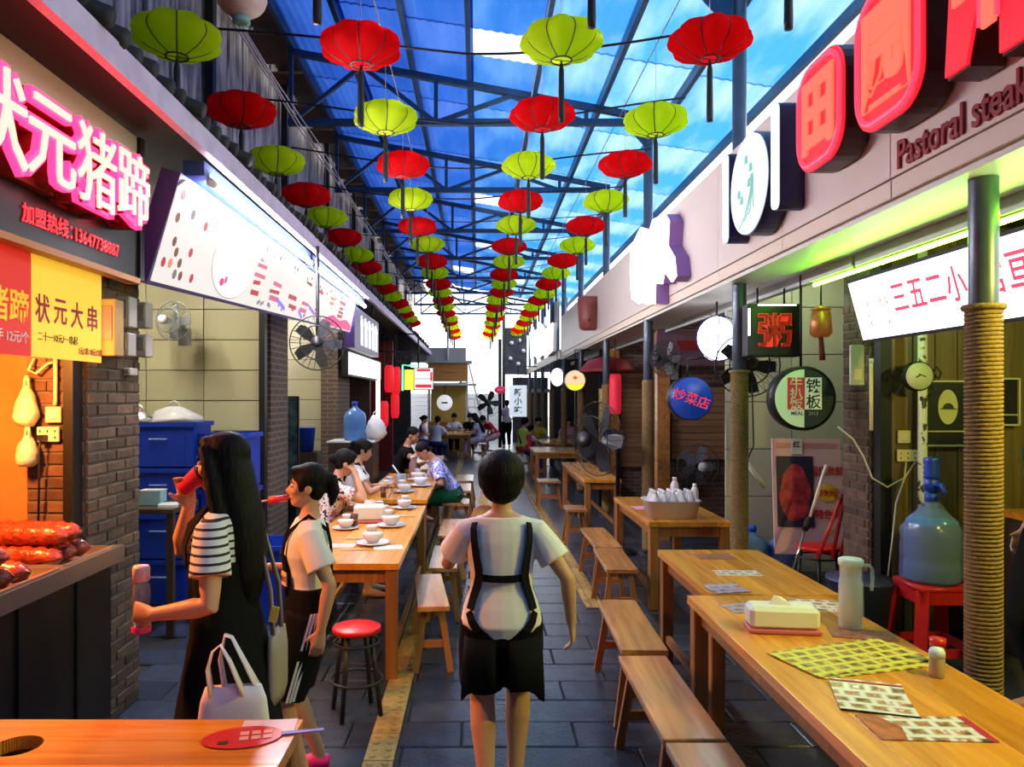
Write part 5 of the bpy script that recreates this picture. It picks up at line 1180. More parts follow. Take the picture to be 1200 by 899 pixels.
    def prof(s, h):
        for a, c in zip(TORSO, TORSO[1:]):
            if a[0] <= h <= c[0]:
                k = (h-a[0])/(c[0]-a[0]); v = [a[i]+(c[i]-a[i])*k for i in (1, 2, 3)]; return v[0]*s.wide, v[1]*(.5+.5*s.wide), v[2]
        q = TORSO[0] if h < TORSO[0][0] else TORSO[-1]; return q[1]*s.wide, q[2]*(.5+.5*s.wide), q[3]
    def torso(s, b, d, h0, h1, flare=0.):
        hs = sorted(set([h for h, *_ in TORSO if h0 < h < h1]+[max(h0, TORSO[0][0]-(d if h0 < -.1 else 0)), min(h1, TORSO[-1][0])])); rs = []
        for h in hs:
            rx, ry, yo = s.prof(h); f = d+flare*max(0, (.1-h)); rs.append(s.ring(h, rx+f, ry+f, yo))
        b.rings(rs)
    def back(s, x, h, d):
        """a point on the back, at width x and height h, raised by d"""
        rx, ry, yo = s.prof(h); rx += d; ry += d; u = max(-.999, min(.999, x/rx)); return s.T(x, yo-ry*math.sqrt(1-u*u), h)
    def front(s, x, h, d):
        rx, ry, yo = s.prof(h); rx += d; ry += d; u = max(-.999, min(.999, x/rx)); return s.T(x, yo+ry*math.sqrt(1-u*u), h)
    def ribbon(s, name, pts, w, m, parent=None, th=.006):
        """flat strap through the points, lying on the cloth"""
        pts = [Vector(p) for p in pts]; rs = []
        ctr = s.T(0, 0, .2)
        for i, p in enumerate(pts):
            t = (pts[min(i+1, len(pts)-1)]-pts[max(i-1, 0)]).normalized(); o = (p-ctr); o.z = 0; o -= t*o.dot(t); o.normalize(); x = t.cross(o)
            rs.append([p-x*w/2, p+x*w/2, p+x*w/2+o*th, p-x*w/2+o*th])
        return MB().rings(rs, True, False).build(name, m, parent or s.t)
    def hand(s, b, w, d, palm, sx, curl):
        palm = (palm-d*palm.dot(d)).normalized(); a = d.cross(palm)*(-sx)         # a: towards the thumb
        if a.dot(Vector((0, 1, 0))) < -.5 and abs(d.z) > .7: a = -a
        rs = []
        for q, wd, th in ((-.01, .026, .020), (.03, .034, .018), (.07, .040, .015), (.088, .038, .012)):
            c = w+d*q; rs.append([c+a*wd*math.cos(2*PI*i/12)+palm*th*math.sin(2*PI*i/12) for i in range(12)])
        b.rings(rs)
        for i, (off, L) in enumerate(((.029, .072), (.010, .081), (-.010, .076), (-.029, .058))):
            p = w+d*.082+a*off; dd = d.copy(); pts = [w+d*.05+a*off*.9, p]
            for f in (.45, .32, .25):
                dd = (dd*math.cos(curl*(1+.1*i))+palm*math.sin(curl*(1+.1*i))).normalized(); p = p+dd*L*f; pts.append(p)
            b.tube(pts, [.0095, .0095, .009, .0085, .0075], 8)
        p = w+d*.022+a*.026; dd = (d*.7+a*.75+palm*.25).normalized(); pts = [p-dd*.01, p, p+dd*.035]; dd = (dd+d*.5+palm*curl*.5).normalized(); pts += [pts[-1]+dd*.028]; b.tube(pts, [.014, .0125, .0105, .0085], 8)
    def top(s, name, m, d=.012, h0=-.06, h1=.475, sleeve=.55, sd=.014, flare=.0, vox=None):
        b = MB(); s.torso(b, d, h0, h1, flare)
        for k in ('R', 'L'):
            S0, e, w = s.arm[k]
            if sleeve > 0:
                en = S0.lerp(e, min(1, sleeve)); p0 = s.T((1 if k == 'R' else -1)*.10, 0, .42)
                pts = [p0, S0, S0.lerp(en, .5), en]; rr = [.046+d*.6, .050+sd*.7, .050+sd*1.3, .047+sd*1.9]
                if sleeve > 1: f = e.lerp(w, sleeve-1); pts += [f]; rr += [.034+sd]
                b.tube(pts, rr, 14)
        return obj(name, s.fin(remeshed(b, vox or s.vox, 2), m), s.t)
    def bottom(s, name, m, kind='shorts', d=.016, h1=.10, f=.6, vox=None):
        b = MB(); s.torso(b, d, -.2, h1)
        for k in ('R', 'L'):
            h, kn, an = s.leg[k]; g = min(1, f); en = h.lerp(kn, g)
            pts = [h+Vector((0, 0, .03)), h.lerp(en, .4), en]; rr = [.088+d, .086+d*1.3, .085-.028*g+d*1.8]
            if f > 1: pts += [kn.lerp(an, (f-1)*.5), kn.lerp(an, f-1)]; rr[-1] = .06+d; rr += [.056+d, .046+d]
            b.tube(pts, rr, 16)
        return obj(name, s.fin(remeshed(b, vox or s.vox, 2), m), s.t)
    def skirt(s, name, m, z1, d=.02, h1=.30, fl=.10, h0=-.05):
        b = MB(); s.torso(b, d, h0, h1); n = 20; rs = []; P0 = s.P
        rx, ry, yo = s.prof(-.04)
        for i in range(6):
            q = i/5; z = (P0.z-.02)*(1-q)+z1*q; rs.append([Vector((P0.x+(rx+d+fl*q)*math.cos(2*PI*j/n)*(1+.03*q*math.sin(j*2.5)), P0.y+yo+(ry+d+fl*q*.9)*math.sin(2*PI*j/n)*(1+.03*q*math.cos(j*3.1)), z)) for j in range(n)])
        b.rings(rs[::-1]); return obj(name, s.fin(remeshed(b, s.vox, 2), m), s.t)
    def hair(s, kind, m):
        b = MB(); E = lambda c, r: b.ell(s.hd(*c), [x*s.hs for x in r], s.Rh, 16, 11)
        if kind == 'short': E((0, -.026, .148), (.093, .104, .098)); E((0, -.058, .09), (.078, .052, .078)); E((0, .045, .195), (.062, .045, .03)); [E((sx*.074, -.012, .125), (.018, .04, .05)) for sx in (-1, 1)]
        elif kind == 'puffy': E((0, -.028, .142), (.108, .112, .105)); E((0, -.060, .085), (.092, .062, .082)); E((0, .04, .19), (.075, .055, .04)); [E((sx*.082, -.015, .12), (.024, .05, .062)) for sx in (-1, 1)]
        elif kind == 'crop': E((0, -.026, .150), (.083, .096, .088)); E((0, -.05, .10), (.068, .048, .06))
        else:
            E((0, -.02, .150), (.084, .098, .088)); E((0, -.045, .10), (.074, .055, .075)); E((0, .045, .195), (.055, .042, .026)); [E((sx*.066, .0, .140), (.018, .045, .05)) for sx in (-1, 1)]
        if kind == 'long':
            rs = []
            for y, z, rx, ry in ((-.03, .16, .07, .07), (-.045, .10, .094, .075), (-.058, .0, .106, .082), (-.080, -.10, .114, .080), (-.098, -.22, .114, .070), (-.108, -.34, .10, .055), (-.104, -.45, .06, .03)): rs.append([s.hd(rx*math.cos(2*PI*i/18), y+ry*math.sin(2*PI*i/18), z) for i in range(18)])
            b.rings(rs)
            for sx in (-1, 1): b.tube([s.hd(sx*.06, .05, .18), s.hd(sx*.078, .03, .12), s.hd(sx*.088, .005, .03), s.hd(sx*.098, -.02, -.09), s.hd(sx*.10, -.05, -.2)], [.022, .026, .034, .036, .02], 10)
        if kind == 'pony': b.tube([s.hd(0, -.10, .16), s.hd(0, -.13, .15), s.hd(0, -.145, .08), s.hd(0, -.13, 0)], [.028, .034, .034, .012], 12); [E((sx*.07, .03, .12), (.012, .02, .04)) for sx in (-1, 1)]
        if kind == 'bun': E((0, -.125, .11), (.042, .042, .042))
        obj('hair', s.fin(remeshed(b, max(.01, s.vox), 1), m), s.t)
def cloth(name, col, **k): return mat(name, col, .9, spec=.15, bump=.25, bscale=14, **k)
WTEE = cloth('white_cotton', (.78, .75, .76)); BLKC = cloth('black_cloth', (.006, .006, .007))

# ---- the woman walking away in the middle of the lane
p = Person('woman with short black hair walking away, white tee shirt with crossed black apron straps', (.105, 3.36, 0), .0, 1.535, P=(0, 0, .93), wide=1.06, hs=1.1, lw=1.2, hair='puffy', aR=(.345, -.02, .88), pR=(.8, -.6, 0), aL=(-.15, .20, 1.33), pL=(-.6, .0, -1), lR=(.075, .10, .09), lL=(-.075, -.07, .10), palmR=(-1, .2, 0), palmL=(.6, -.6, 0), vox=.0075, curl=.45, face=True)
tee = p.top('tee_shirt', WTEE, .016, -.115, .478, .62, .018, .06)
p.bottom('shorts', BLKC, 'shorts', .03, -.09, .78)
SL = .030
strap = lambda pts, w=.054: p.ribbon('apron_strap', [p.back(x, h, SL) for x, h in pts], w, BLKC)
for sx in (-1, 1):
    strap([(sx*.128, .455), (sx*.135, .43), (sx*.132, .37), (sx*.122, .30), (sx*.112, .24), (sx*.108, .20), (sx*.118, .15), (sx*.138, .09), (sx*.152, .04)])
    strap([(sx*.158, .03), (sx*.145, -.01), (sx*.115, -.055), (sx*.08, -.09), (sx*.055, -.115)])
strap([(-.112, .195), (-.06, .193), (0, .192), (.06, .193), (.112, .195)], .034)
m2 = MB(); rs = []
for i in range(25):
    a = .16+(2*PI-.32)*i/24; a2 = a-PI/2
    rx, ry, yo = p.prof(-.09); q = .05+.008*math.sin(5*a)
    x, y = (rx+q)*math.cos(a2), yo+(ry+q)*math.sin(a2)
    low = .60-.10*math.exp(-((i-5)/2.)**2)-.10*math.exp(-((i-19)/2.)**2)-.06*(7 < i < 17)
    rs.append([Vector((x, y, .835)), Vector((x*1.07, y*1.10, low)), Vector((x*1.05, y*1.07, low)), Vector((x*.96, y*.96, .835))])
m2.rings(rs, True, True); m2.build('apron_skirt', BLKC, p.t)
tag(MB().box((0, 0, 0), (.05, .01, .06), Matrix.Rotation(.3, 3, 'Y'), .004).ell((.0, .0, .035), (.02, .012, .02)).build('tissue', WTEE, None, W(571, 592, 3.36)+Vector((-.01, .21, .0))), 'white tissue held by the woman walking away', 'tissue')

# ---- the long haired woman drinking on the left
p2 = Person('woman with long black hair in striped tee and black pinafore, drinking from a red cup', (-.985, 2.93, 0), PI/2, 1.665, hair='long', aL=(-.215, .20, 1.035), pL=(-.35, -1, -.4), aR=(.05, .165, 1.40), pR=(.5, .5, -1), head=(.02, 0), palmL=(.8, .5, 0), handL=(.45, 1, .05), palmR=(-1, -.2, .0), handR=(-.1, .12, 1), curl=.62, vox=.0075)
p2.top('striped_tee', stripes('black_white_stripe', (.75, .72, .70), (.012, .012, .015), 34, 'Z', .68), .012, .0, .478, .62, .016)
p2.skirt('pinafore', BLKC, .42, .026, .27, .09)
for sx in (-1, 1): p2.ribbon('shoulder_strap', [p2.front(sx*.085, .26, .03), p2.front(sx*.09, .34, .03), p2.front(sx*.095, .41, .028), p2.T(sx*.10, .01, .502), p2.back(sx*.095, .42, .03), p2.back(sx*.085, .33, .032), p2.back(sx*.075, .24, .034)], .045, BLKC)
cupm = mat('red_paper_cup', (.55, .02, .09), .4)
t = thing('paper_cup', 'red paper cup at the mouth of the long-haired woman', 'cup', p2.t.matrix_basis @ p2.hd(0, .125, .035)); t.rotation_euler = (0, .9, 0)
MB().lathe([(.0, -.045), (.028, -.045), (.040, .05), (.042, .052), (.036, .045), (0, -.035)], n=20).build('body', cupm, t); MB().lathe([(.041, .052), (.043, .056), (.030, .062), (0, .062)], n=20).build('lid', BLACK, t)
hl = p2.t.matrix_basis @ (p2.arm['L'][2]+Vector((.45, 1, .05)).normalized()*.075+Vector((.035, .0, 0)))
t = thing('drink_bottle', 'clear drink bottle with pink base held low by the long-haired woman', 'bottle', hl-Vector((0, 0, .085)))
GLS = mat('clear_plastic', (.72, .62, .60), .08, trans=.75)
MB().lathe([(0, 0), (.032, 0), (.033, .05), (.027, .09), (.032, .13), (.030, .17), (.016, .195)], n=18).build('body', GLS, t); MB().lathe([(.034, 0), (.035, .022), (.033, .024)], n=18, cap=False).build('base_band', mat('pink_band', (.7, .03, .15), .4), t); MB().lathe([(.024, .185), (.030, .19), (.031, .235), (.027, .245), (0, .247)], n=18).build('cap', mat('pale_pink_cap', (.7, .45, .4), .4), t)
# white shopping bag with two handles
SB = mat('white_shopping_bag', (.86, .74, .80), .6, bump=.3, bscale=7)
t = thing('shopping_bag', 'white shopping bag with loop handles beside the long-haired woman', 'bag', (-.835, 2.61, .462), .15); t.scale = (1.12, 1, 1.02)
rs = []
for q, sx, sy in ((0, .115, .05), (.03, .12, .055), (.15, .115, .05), (.28, .10, .035), (.33, .085, .02)): rs.append([Vector((-.012+sx*math.copysign(abs(math.cos(a))**.6, math.cos(a)), sy*math.copysign(abs(math.sin(a))**.6, math.sin(a)), q)) for a in [2*PI*i/20 for i in range(20)]])
MB().rings(rs).build('body', SB, t)
for sy in (-.02, .02):
    m = MB(); pts = [(-.075, sy, .31), (-.085, sy, .40), (-.072, sy, .455), (-.05, sy*.6, .475), (-.02, sy, .42), (.02, sy, .31)] if sy < 0 else [(-.04, sy, .31), (-.055, sy, .42), (-.04, sy, .50), (-.02, sy, .49), (.02, sy, .40), (.06, sy, .31)]
    m.tube(pts, [.034, .027, .020, .018, .027, .038], 8, flat=.2); m.build('handle', SB, t)
# beige shoulder bag behind her
BEI = cloth('beige_canvas', (.34, .27, .22)); t = thing('shoulder_bag', 'beige canvas shoulder bag hanging behind the long-haired woman', 'bag', (-.80, 3.0, .60))
rs = []
for q, sx, sy in ((0, .02, .09), (.04, .03, .11), (.2, .03, .11), (.27, .02, .10)): rs.append([Vector((sx*math.cos(a), sy*math.sin(a), q)) for a in [2*PI*i/16 for i in range(16)]])
MB().rings(rs).build('body', BEI, t); MB().tube([(0, -.06, .25), (-.01, -.07, .45), (-.08, -.07, .76), (-.16, -.06, .80)], .014, 8, flat=.5).tube([(0, .06, .25), (-.01, .05, .45), (-.08, .0, .76), (-.16, -.03, .80)], .014, 8, flat=.5).build('strap', BEI, t)
MB().box((.01, -.09, .36), (.03, .012, .06), Matrix.Rotation(.2, 3, 'Y')).build('tag', mat('yellow_tag', (.6, .4, .06), .6), t)

# ---- the girl
p3 = Person('girl with ponytail in white tee and black dungarees with three white side stripes', (-.80, 3.55, 0), PI/2+.22, 1.49, hair='pony', aL=(-.235, -.06, .86), pL=(-.4, -1, 0), aR=(.14, .27, 1.12), pR=(.5, -.3, -1), lL=(-.085, .03, .085), lR=(.085, -.06, .085), vox=.0075, curl=.4, palmL=(1, 0, 0), head=(-.02, 0), shoes=mat('hot_pink_shoe', (.75, .02, .22), .5))
p3.top('tee_shirt', WTEE, .014, -.02, .478, .66, .018)
p3.bottom('dungarees', BLKC, 'shorts', .03, .12, .93)
bb = MB(); rs = []
for h in (.08, .16, .24, .30): rs.append([p3.front(x, h, q) for x, q in [(-.09, .024), (-.045, .026), (0, .026), (.045, .026), (.09, .024)]]+[p3.front(x, h, .034) for x in (.09, .045, 0, -.045, -.09)])
bb.rings(rs).build('bib', BLKC, p3.t)
for sx in (-1, 1): p3.ribbon('shoulder_strap', [p3.front(sx*.08, .29, .028), p3.front(sx*.085, .36, .026), p3.front(sx*.09, .42, .026), p3.T(sx*.095, .0, .50), p3.back(sx*.085, .42, .028), p3.back(sx*.06, .33, .03), p3.back(sx*.04, .2, .034), p3.back(sx*.03, .1, .034)], .022, BLKC)
h_, kn, an = p3.leg['L']
for i in (-1, 0, 1):
    pts = []
    for q in range(9):
        s_ = q/8; c = h_.lerp(kn, .93*s_)+Vector((0, 0, .06*(1-s_))); r_ = (.088-.026*s_*.93)+.03*(1+.8*s_)+.002
        a = PI+.16*i-.30; pts.append(c+Vector((r_*math.cos(a), -r_*math.sin(a)*.9, 0)))
    rs = [[P_+Vector((-.003, -.006, 0)), P_+Vector((-.003, .006, 0)), P_+Vector((.004, .006, 0)), P_+Vector((.004, -.006, 0))] for P_ in pts]
    MB().rings(rs, True, False).build('side_stripe', WTEE, p3.t)
lab = p3.front(-.06, .17, .036); MB().box(lab+Vector((-.01, .004, 0)), (.075, .006, .07), Matrix.Rotation(.35, 3, 'Z')).build('name_patch', mat('peach_patch', (.75, .5, .36), .6), p3.t)
nx = Matrix.Rotation(.35, 3, 'Z'); text_mb('NUO', .042, .002, lab+Vector((-.0085, .0075, 0)), nx @ Vector((-1, 0, 0)), LU, .012, 2, .9).build('lettering', BPR, p3.t)
t = thing('ice_lolly', 'red ice lolly in the mouth of the girl', 'ice lolly', p3.t.matrix_basis @ p3.hd(0, .10, .045)); d_ = (p3.t.matrix_basis.to_3x3() @ p3.Rh @ Vector((0, 1, -.12))).normalized()
MB().cyl((0, 0, 0), d_*.085, .016, .018, 12).build('ice', mat('red_ice', (.75, .02, .03), .25, coat=.4), t); MB().cyl(d_*.085, d_*.12, .005, None, 6).build('stick', CREAM, t)

# ---- diners (seat height about .47 m)
def sit(label, x, y, rz, H=1.65, lean=.25, head=(0, 0), hair='short', topm=WTEE, botm=BLKC, aR=(.12, .36, .80), aL=(-.12, .36, .80), vox=.011, sleeve=.55, long=1.8, seat=.47, skin=SKIN, hairm=HAIR, group='diners at the tables', face=True, pR=(.8, -.5, -.6), pL=(-.8, -.5, -.6), curl=.6):
    k = H/1.70; P = (0, 0, seat/k+.105)
    q = Person(label, (x, y, 0), rz, H, group, P=P, lean=lean, head=head, hair=hair, aR=aR, aL=aL, pR=pR, pL=pL, lR=(.10, .40, .08), lL=(-.10, .43, .08), kR=(.05, 1, .8), kL=(-.05, 1, .8), vox=vox, skin=skin, hairm=hairm, face=face, curl=curl, palmR=(0, 0, -1), palmL=(0, 0, -1))
    if topm: q.top('shirt', topm, .014, -.05, .478, sleeve, .016)
    if botm: q.bottom('trousers', botm, 'pants', .014, .06, long)
    return q
FLOR = spots('rose_print_cotton', (.72, .66, .66), (.05, .01, .02), 26, .40, c=(.55, .10, .16))
BLUF = spots('blue_floral_cotton', (.09, .13, .62), (.62, .60, .78), 14, .5, c=(.30, .30, .75))
q = sit('seated woman with black bun in rose-print top leaning on her elbow at the left table', -1.40, 6.75, -PI/2+.25, 1.68, .30, (.05, .1), 'bun', FLOR, BLKC, aR=(.10, .30, 1.10), aL=(-.05, .40, .84), vox=.010, pR=(.3, .4, -1), seat=.50)
for sx in (-1, 1): q.ribbon('apron_strap', [q.front(sx*.09, .28, .028), q.front(sx*.095, .40, .026), q.T(sx*.10, 0, .50), q.back(sx*.09, .40, .028), q.back(sx*.05, .28, .03), q.back(-sx*.03, .16, .034), q.back(-sx*.1, .06, .034)], .025, BLKC)
q = sit('seated woman in white tee and dark pinafore, second along the left bench', -1.42, 8.25, -PI/2+.12, 1.68, .22, (.1, 0), 'pony', WTEE, BLKC, aR=(.12, .42, .86), aL=(-.1, .40, .84), vox=.010, seat=.50)
q.ribbon('pinafore_strap', [q.front(.09, .2, .028), q.front(.095, .40, .026), q.T(.10, 0, .50), q.back(.09, .40, .028), q.back(.05, .2, .03)], .03, BLKC)
sit('seated man in black tee shirt behind the left tables', -1.18, 11.1, -PI/2-.15, 1.76, .3, (.2, -.2), 'crop', BLKC, BLKC, aR=(.14, .34, 1.02), skin=SKIN2, vox=.012, seat=.5)
q = sit('seated man in blue flowered shirt and green trousers leaning over the left table', -.33, 9.75, PI/2+.15, 1.72, .55, (.35, .15), 'crop', BLUF, cloth('green_cotton', (.012, .10, .045)), aR=(.16, .42, .74), aL=(-.20, .36, .70), skin=SKIN2, vox=.011, sleeve=.8, seat=.47)
MB().lathe([(.030, -.008), (.033, 0), (.030, .008)], q.arm['L'][2], 12).build('watch', STEEL, q.t)
LIL = spots('lilac_print', (.55, .50, .75), (.30, .28, .6), 16, .45); PNK = cloth('pink_cotton', (.62, .35, .42)); REDC = cloth('red_cotton', (.55, .03, .05)); YGR = cloth('yellow_green_cotton', (.50, .55, .06)); NAVC = cloth('navy_cotton', (.02, .04, .15)); GRYC = cloth('grey_lilac_cotton', (.35, .33, .42)); PALEC = cloth('pale_mint_cotton', (.55, .68, .62))
far = 'far diners'
sit('far diner in pink top at the far left table', -1.65, 21.6, -PI/2, 1.62, .15, (.1, 0), 'bun', PNK, NAVC, vox=.02, group=far)
sit('far diner in white shirt beside the pink top', -1.15, 20.75, -.4, 1.62, .15, (.1, 0), 'short', WTEE, NAVC, vox=.02, group=far)
sit('far diner in pale blouse behind the far left table', -.75, 24.0, PI, 1.66, .2, (.2, 0), 'short', WTEE, BLKC, vox=.02, group=far)
sit('far diner in dark top behind the far left table', -.25, 24.1, PI, 1.66, .2, (.2, 0), 'short', BLKC, BLKC, vox=.02, group=far)
sit('long-haired diner in lilac dress at the far left table', .05, 22.1, PI/2, 1.68, .2, (.15, 0), 'long', LIL, LIL, vox=.02, group=far, seat=.5)
sit('far person in red top bending near the standing fan', .55, 23.6, PI/2+.5, 1.7, .7, (.3, 0), 'short', REDC, PNK, vox=.02, group=far, seat=.55)
q = Person('far person standing with back turned in grey lilac shirt', (1.02, 26.5, 0), .2, 1.72, far, hair='short', vox=.022, aR=(.2, .2, 1.0), aL=(-.2, .2, 1.0)); q.top('shirt', GRYC, .014, -.08, .478, .6); q.bottom('trousers', BLKC, 'pants', .014, .06, 1.85)
q = sit('diner in yellow-green shirt with black cross strap at the far right table', 1.08, 18.5, -.9, 1.66, .15, (.1, 0), 'short', YGR, RED, vox=.018, group=far)
q.ribbon('cross_strap', [q.back(-.12, .43, .03), q.back(-.05, .32, .03), q.back(.03, .2, .03), q.back(.1, .08, .03)], .04, BLKC)
sit('child in red and grey shirt at the far right table', 1.20, 17.7, -1.1, 1.35, .1, (.1, 0), 'short', spots('red_grey', (.6, .04, .04), (.45, .42, .6), 3, .5), NAVC, vox=.018, group=far)
sit('diner in yellow at the back of the far right table', 1.55, 19.85, PI+.2, 1.66, .2, (.2, 0), 'short', cloth('mustard_cotton', (.55, .42, .05)), BLKC, vox=.02, group=far)
sit('diner in pink print at the back of the far right table', 2.38, 19.85, PI, 1.66, .2, (.2, 0), 'short', spots('pink_print', (.6, .35, .42), (.3, .1, .2), 20), BLKC, vox=.02, group=far)
sit('diner in pale mint top right of the far table', 2.75, 18.5, PI/2, 1.62, .2, (.2, 0), 'bun', PALEC, BLKC, vox=.02, group=far)
q = Person('person in dark green at the right edge behind the near rope column', (2.90, 3.75, .2), PI/2, 1.68, 'stall keepers', hair='short', vox=.012, aL=(-.24, -.02, .92), aR=(.24, .0, .9)); q.top('shirt', cloth('dark_green_cotton', (.01, .09, .06)), .014, -.08, .478, .6); q.bottom('trousers', BLKC, 'pants', .014, .06, 1.85)
# ================================================================== things on the tables
ZT = .7505
def on(px, py, z=.75):
    """the spot on a table top seen at this place of the photograph"""
    D = (ZC-z)*F/(py-CY); return Vector(((px-CX)*D/F, D, z+.0005))
def food_print(name, ground, scale=30.):
    """flat menu print: rows of little food pictures"""
    if name in MATS: return MATS[name]
    m = bpy.data.materials.new(name); m.use_nodes = True; MATS[name] = m; nt = m.node_tree; p = nt.nodes['Principled BSDF']; p.inputs['Roughness'].default_value = .3
    tc = nt.nodes.new('ShaderNodeTexCoord'); br = nt.nodes.new('ShaderNodeTexBrick'); br.offset = .35; br.inputs['Scale'].default_value = 1
    br.inputs['Brick Width'].default_value = .068; br.inputs['Row Height'].default_value = .058; br.inputs['Mortar Size'].default_value = .019; br.inputs['Mortar Smooth'].default_value = .9
    n = nt.nodes.new('ShaderNodeTexNoise'); n.inputs['Scale'].default_value = scale; n.inputs['Detail'].default_value = 2
    rp = nt.nodes.new('ShaderNodeValToRGB'); e = rp.color_ramp.elements; e[0].position = .36; e[0].color = (.04, .05, .02, 1); e[1].position = .68; e[1].color = (*ground, 1)
    for q, c in ((.45, (.25, .10, .03)), (.52, (.35, .28, .10)), (.58, (.45, .06, .05))): x = e.new(q); x.color = (*c, 1)
    mx = nt.nodes.new('ShaderNodeMix'); mx.data_type = 'RGBA'; mx.inputs[7].default_value = (*ground, 1)
    nt.links.new(tc.outputs['Object'], br.inputs['Vector']); nt.links.new(tc.outputs['Object'], n.inputs['Vector']); nt.links.new(n.outputs[0], rp.inputs[0])
    nt.links.new(br.outputs['Fac'], mx.inputs[0]); nt.links.new(rp.outputs[0], mx.inputs[6]); nt.links.new(mx.outputs[2], p.inputs['Base Color']); return m
MWH = food_print('menu_print_white', (.72, .70, .76)); MYE = food_print('menu_print_yellow', (.66, .66, .10)); MVI = food_print('menu_print_violet', (.40, .36, .62)); MDR = food_print('menu_print_dark', (.30, .10, .10))
CRIM = mat('crimson_menu_edge', (.45, .02, .05), .35)
def menu(label, c, w, l, rz, m, band=None, z=.0, curl=0.):
    t = thing('menu', label, 'menu', (c.x, c.y, c.z+z), rz, 'menus on the tables'); n = 8
    if curl:
        rs = []
        for i in range(n+1):
            s = i/n; y = -l/2+l*s; zz = .002+curl*max(0, s-.6)**2; rs.append([Vector((-w/2, y, zz)), Vector((w/2, y, zz)), Vector((w/2, y, zz+.0025)), Vector((-w/2, y, zz+.0025))])
        MB().rings(rs, True, False).build('sheet', m, t)
    else: MB().box((0, 0, .0015), (w, l, .003)).build('sheet', m, t)
    if band == 'edge': MB().box((w/2-.012, 0, .0035), (.024, l, .002)).build('edge_band', CRIM, t); MB().prism([(-.03, -l/2), (.05, -l/2), (.075, 0), (.03, l/2), (-.03, l/2)], (-w/2+.03, 0, .0045), (1, 0, 0), (0, 1, 0), .0015).build('end_photo', mat('menu_food_photo', (.55, .12, .04), .35, noise=.6, nscale=30), t)
    if band == 'ends': MB().box((0, l/2-.01, .0035+curl*.14), (w, .022, .002)).build('edge_band', CRIM, t); MB().box((0, -l/2+.006, .0035), (w, .012, .002)).build('edge_band', CRIM, t)
    return t
c = Vector((1.50, 3.03, ZT)); menu('under one of two yellow-green picture menus on the long right table', c+Vector((.03, -.025, 0)), .57, .28, .27, MYE); menu('top one of two yellow-green picture menus on the long right table', c, .575, .285, .33, MYE, z=.004)
menu('folded white picture menu with red ends near the bottom right', Vector((1.37, 2.61, ZT)), .24, .27, -.30, MWH, 'ends', curl=.08)
menu('white menu strip with red end and food photo, nearest on the long table', Vector((1.415, 2.38, ZT)), .35, .18, -.05, MWH, 'edge')
menu('white menu behind the glass jug', on(957, 710), .24, .22, -.2, MWH); menu('dark red menu in front of the glass jug', on(1010, 744), .26, .14, -.25, MDR)
menu('violet menu at the left edge of the second right table', on(852, 691), .20, .16, .2, MVI, curl=.05); menu('white menu in the middle of the second right table', on(864, 672), .26, .13, -.05, MWH); menu('dark menu at the far end of the second right table', on(838, 653), .24, .14, .0, MDR); menu('small violet menu by the tissue box', on(868, 713), .15, .15, .3, MVI)  # violet is the ground colour of the print
# tissue box
TW = mat('ivory_tissue_box', (.74, .72, .66), .35)
def tissue(label, c, rz, w=.30, l=.135, h=.10):
    t = thing('tissue_box', label, 'tissue box', c, rz, 'tissue boxes'); MB().box((0, 0, .018+h/2), (w, l, h), None, .018).build('body', TW, t); MB().box((0, 0, .011), (w+.008, l+.008, .022), None, .006).build('base', mat('pink_box_base', (.55, .12, .14), .4), t)
    m = MB().add([(-.05, -.012, h+.015), (.05, -.012, h+.015), (.05, .012, h+.015), (-.05, .012, h+.015), (-.035, -.004, h+.06), (.0, .006, h+.05), (.03, .0, h+.028)], [[0, 1, 6, 5, 4], [3, 4, 5, 6, 2], [0, 4, 3], [1, 2, 6]]); m.build('tissue', WTEE, t); return t
tissue('ivory tissue box with a pink base on the long right table', on(916, 739), -.12)
tissue('ivory tissue box on the left table behind the girl', on(433, 612), .1, .26, .14, .13)
# glass jug
t = thing('glass_jug', 'tall ribbed glass jug of water on the long right table', 'jug', on(997, 736))
JG = mat('jug_glass', (.85, .9, .86), .08, alpha=.32)
rs = []; prof_ = [(.05, 0), (.054, .01), (.053, .12), (.051, .21), (.045, .235), (.047, .245), (.05, .29), (.052, .30)]
for r, z in prof_+[(.046, .298), (.042, .24), (.047, .20), (.049, .02), (.0, .015)]: rs.append([Vector(((r*(1-.025*(k % 2))+.0005)*math.cos(2*PI*k/28), (r*(1-.025*(k % 2))+.0005)*math.sin(2*PI*k/28), z)) for k in range(28)])
MB().rings(rs).build('body', JG, t); MB().lathe([(0, .018), (.046, .02), (.046, .19), (0, .19)], n=24).build('water', mat('jug_water', (.70, .62, .42), .1, alpha=.55), t)
MB().lathe([(.049, .285), (.054, .29), (.054, .312), (.045, .318), (0, .318)], n=24).build('lid', mat('pale_lid', (.72, .74, .68), .35), t); MB().tube([(.05, 0, .285), (.085, 0, .285), (.098, 0, .265), (.098, 0, .20), (.095, 0, .17)], .008, 8).build('handle', JG, t)
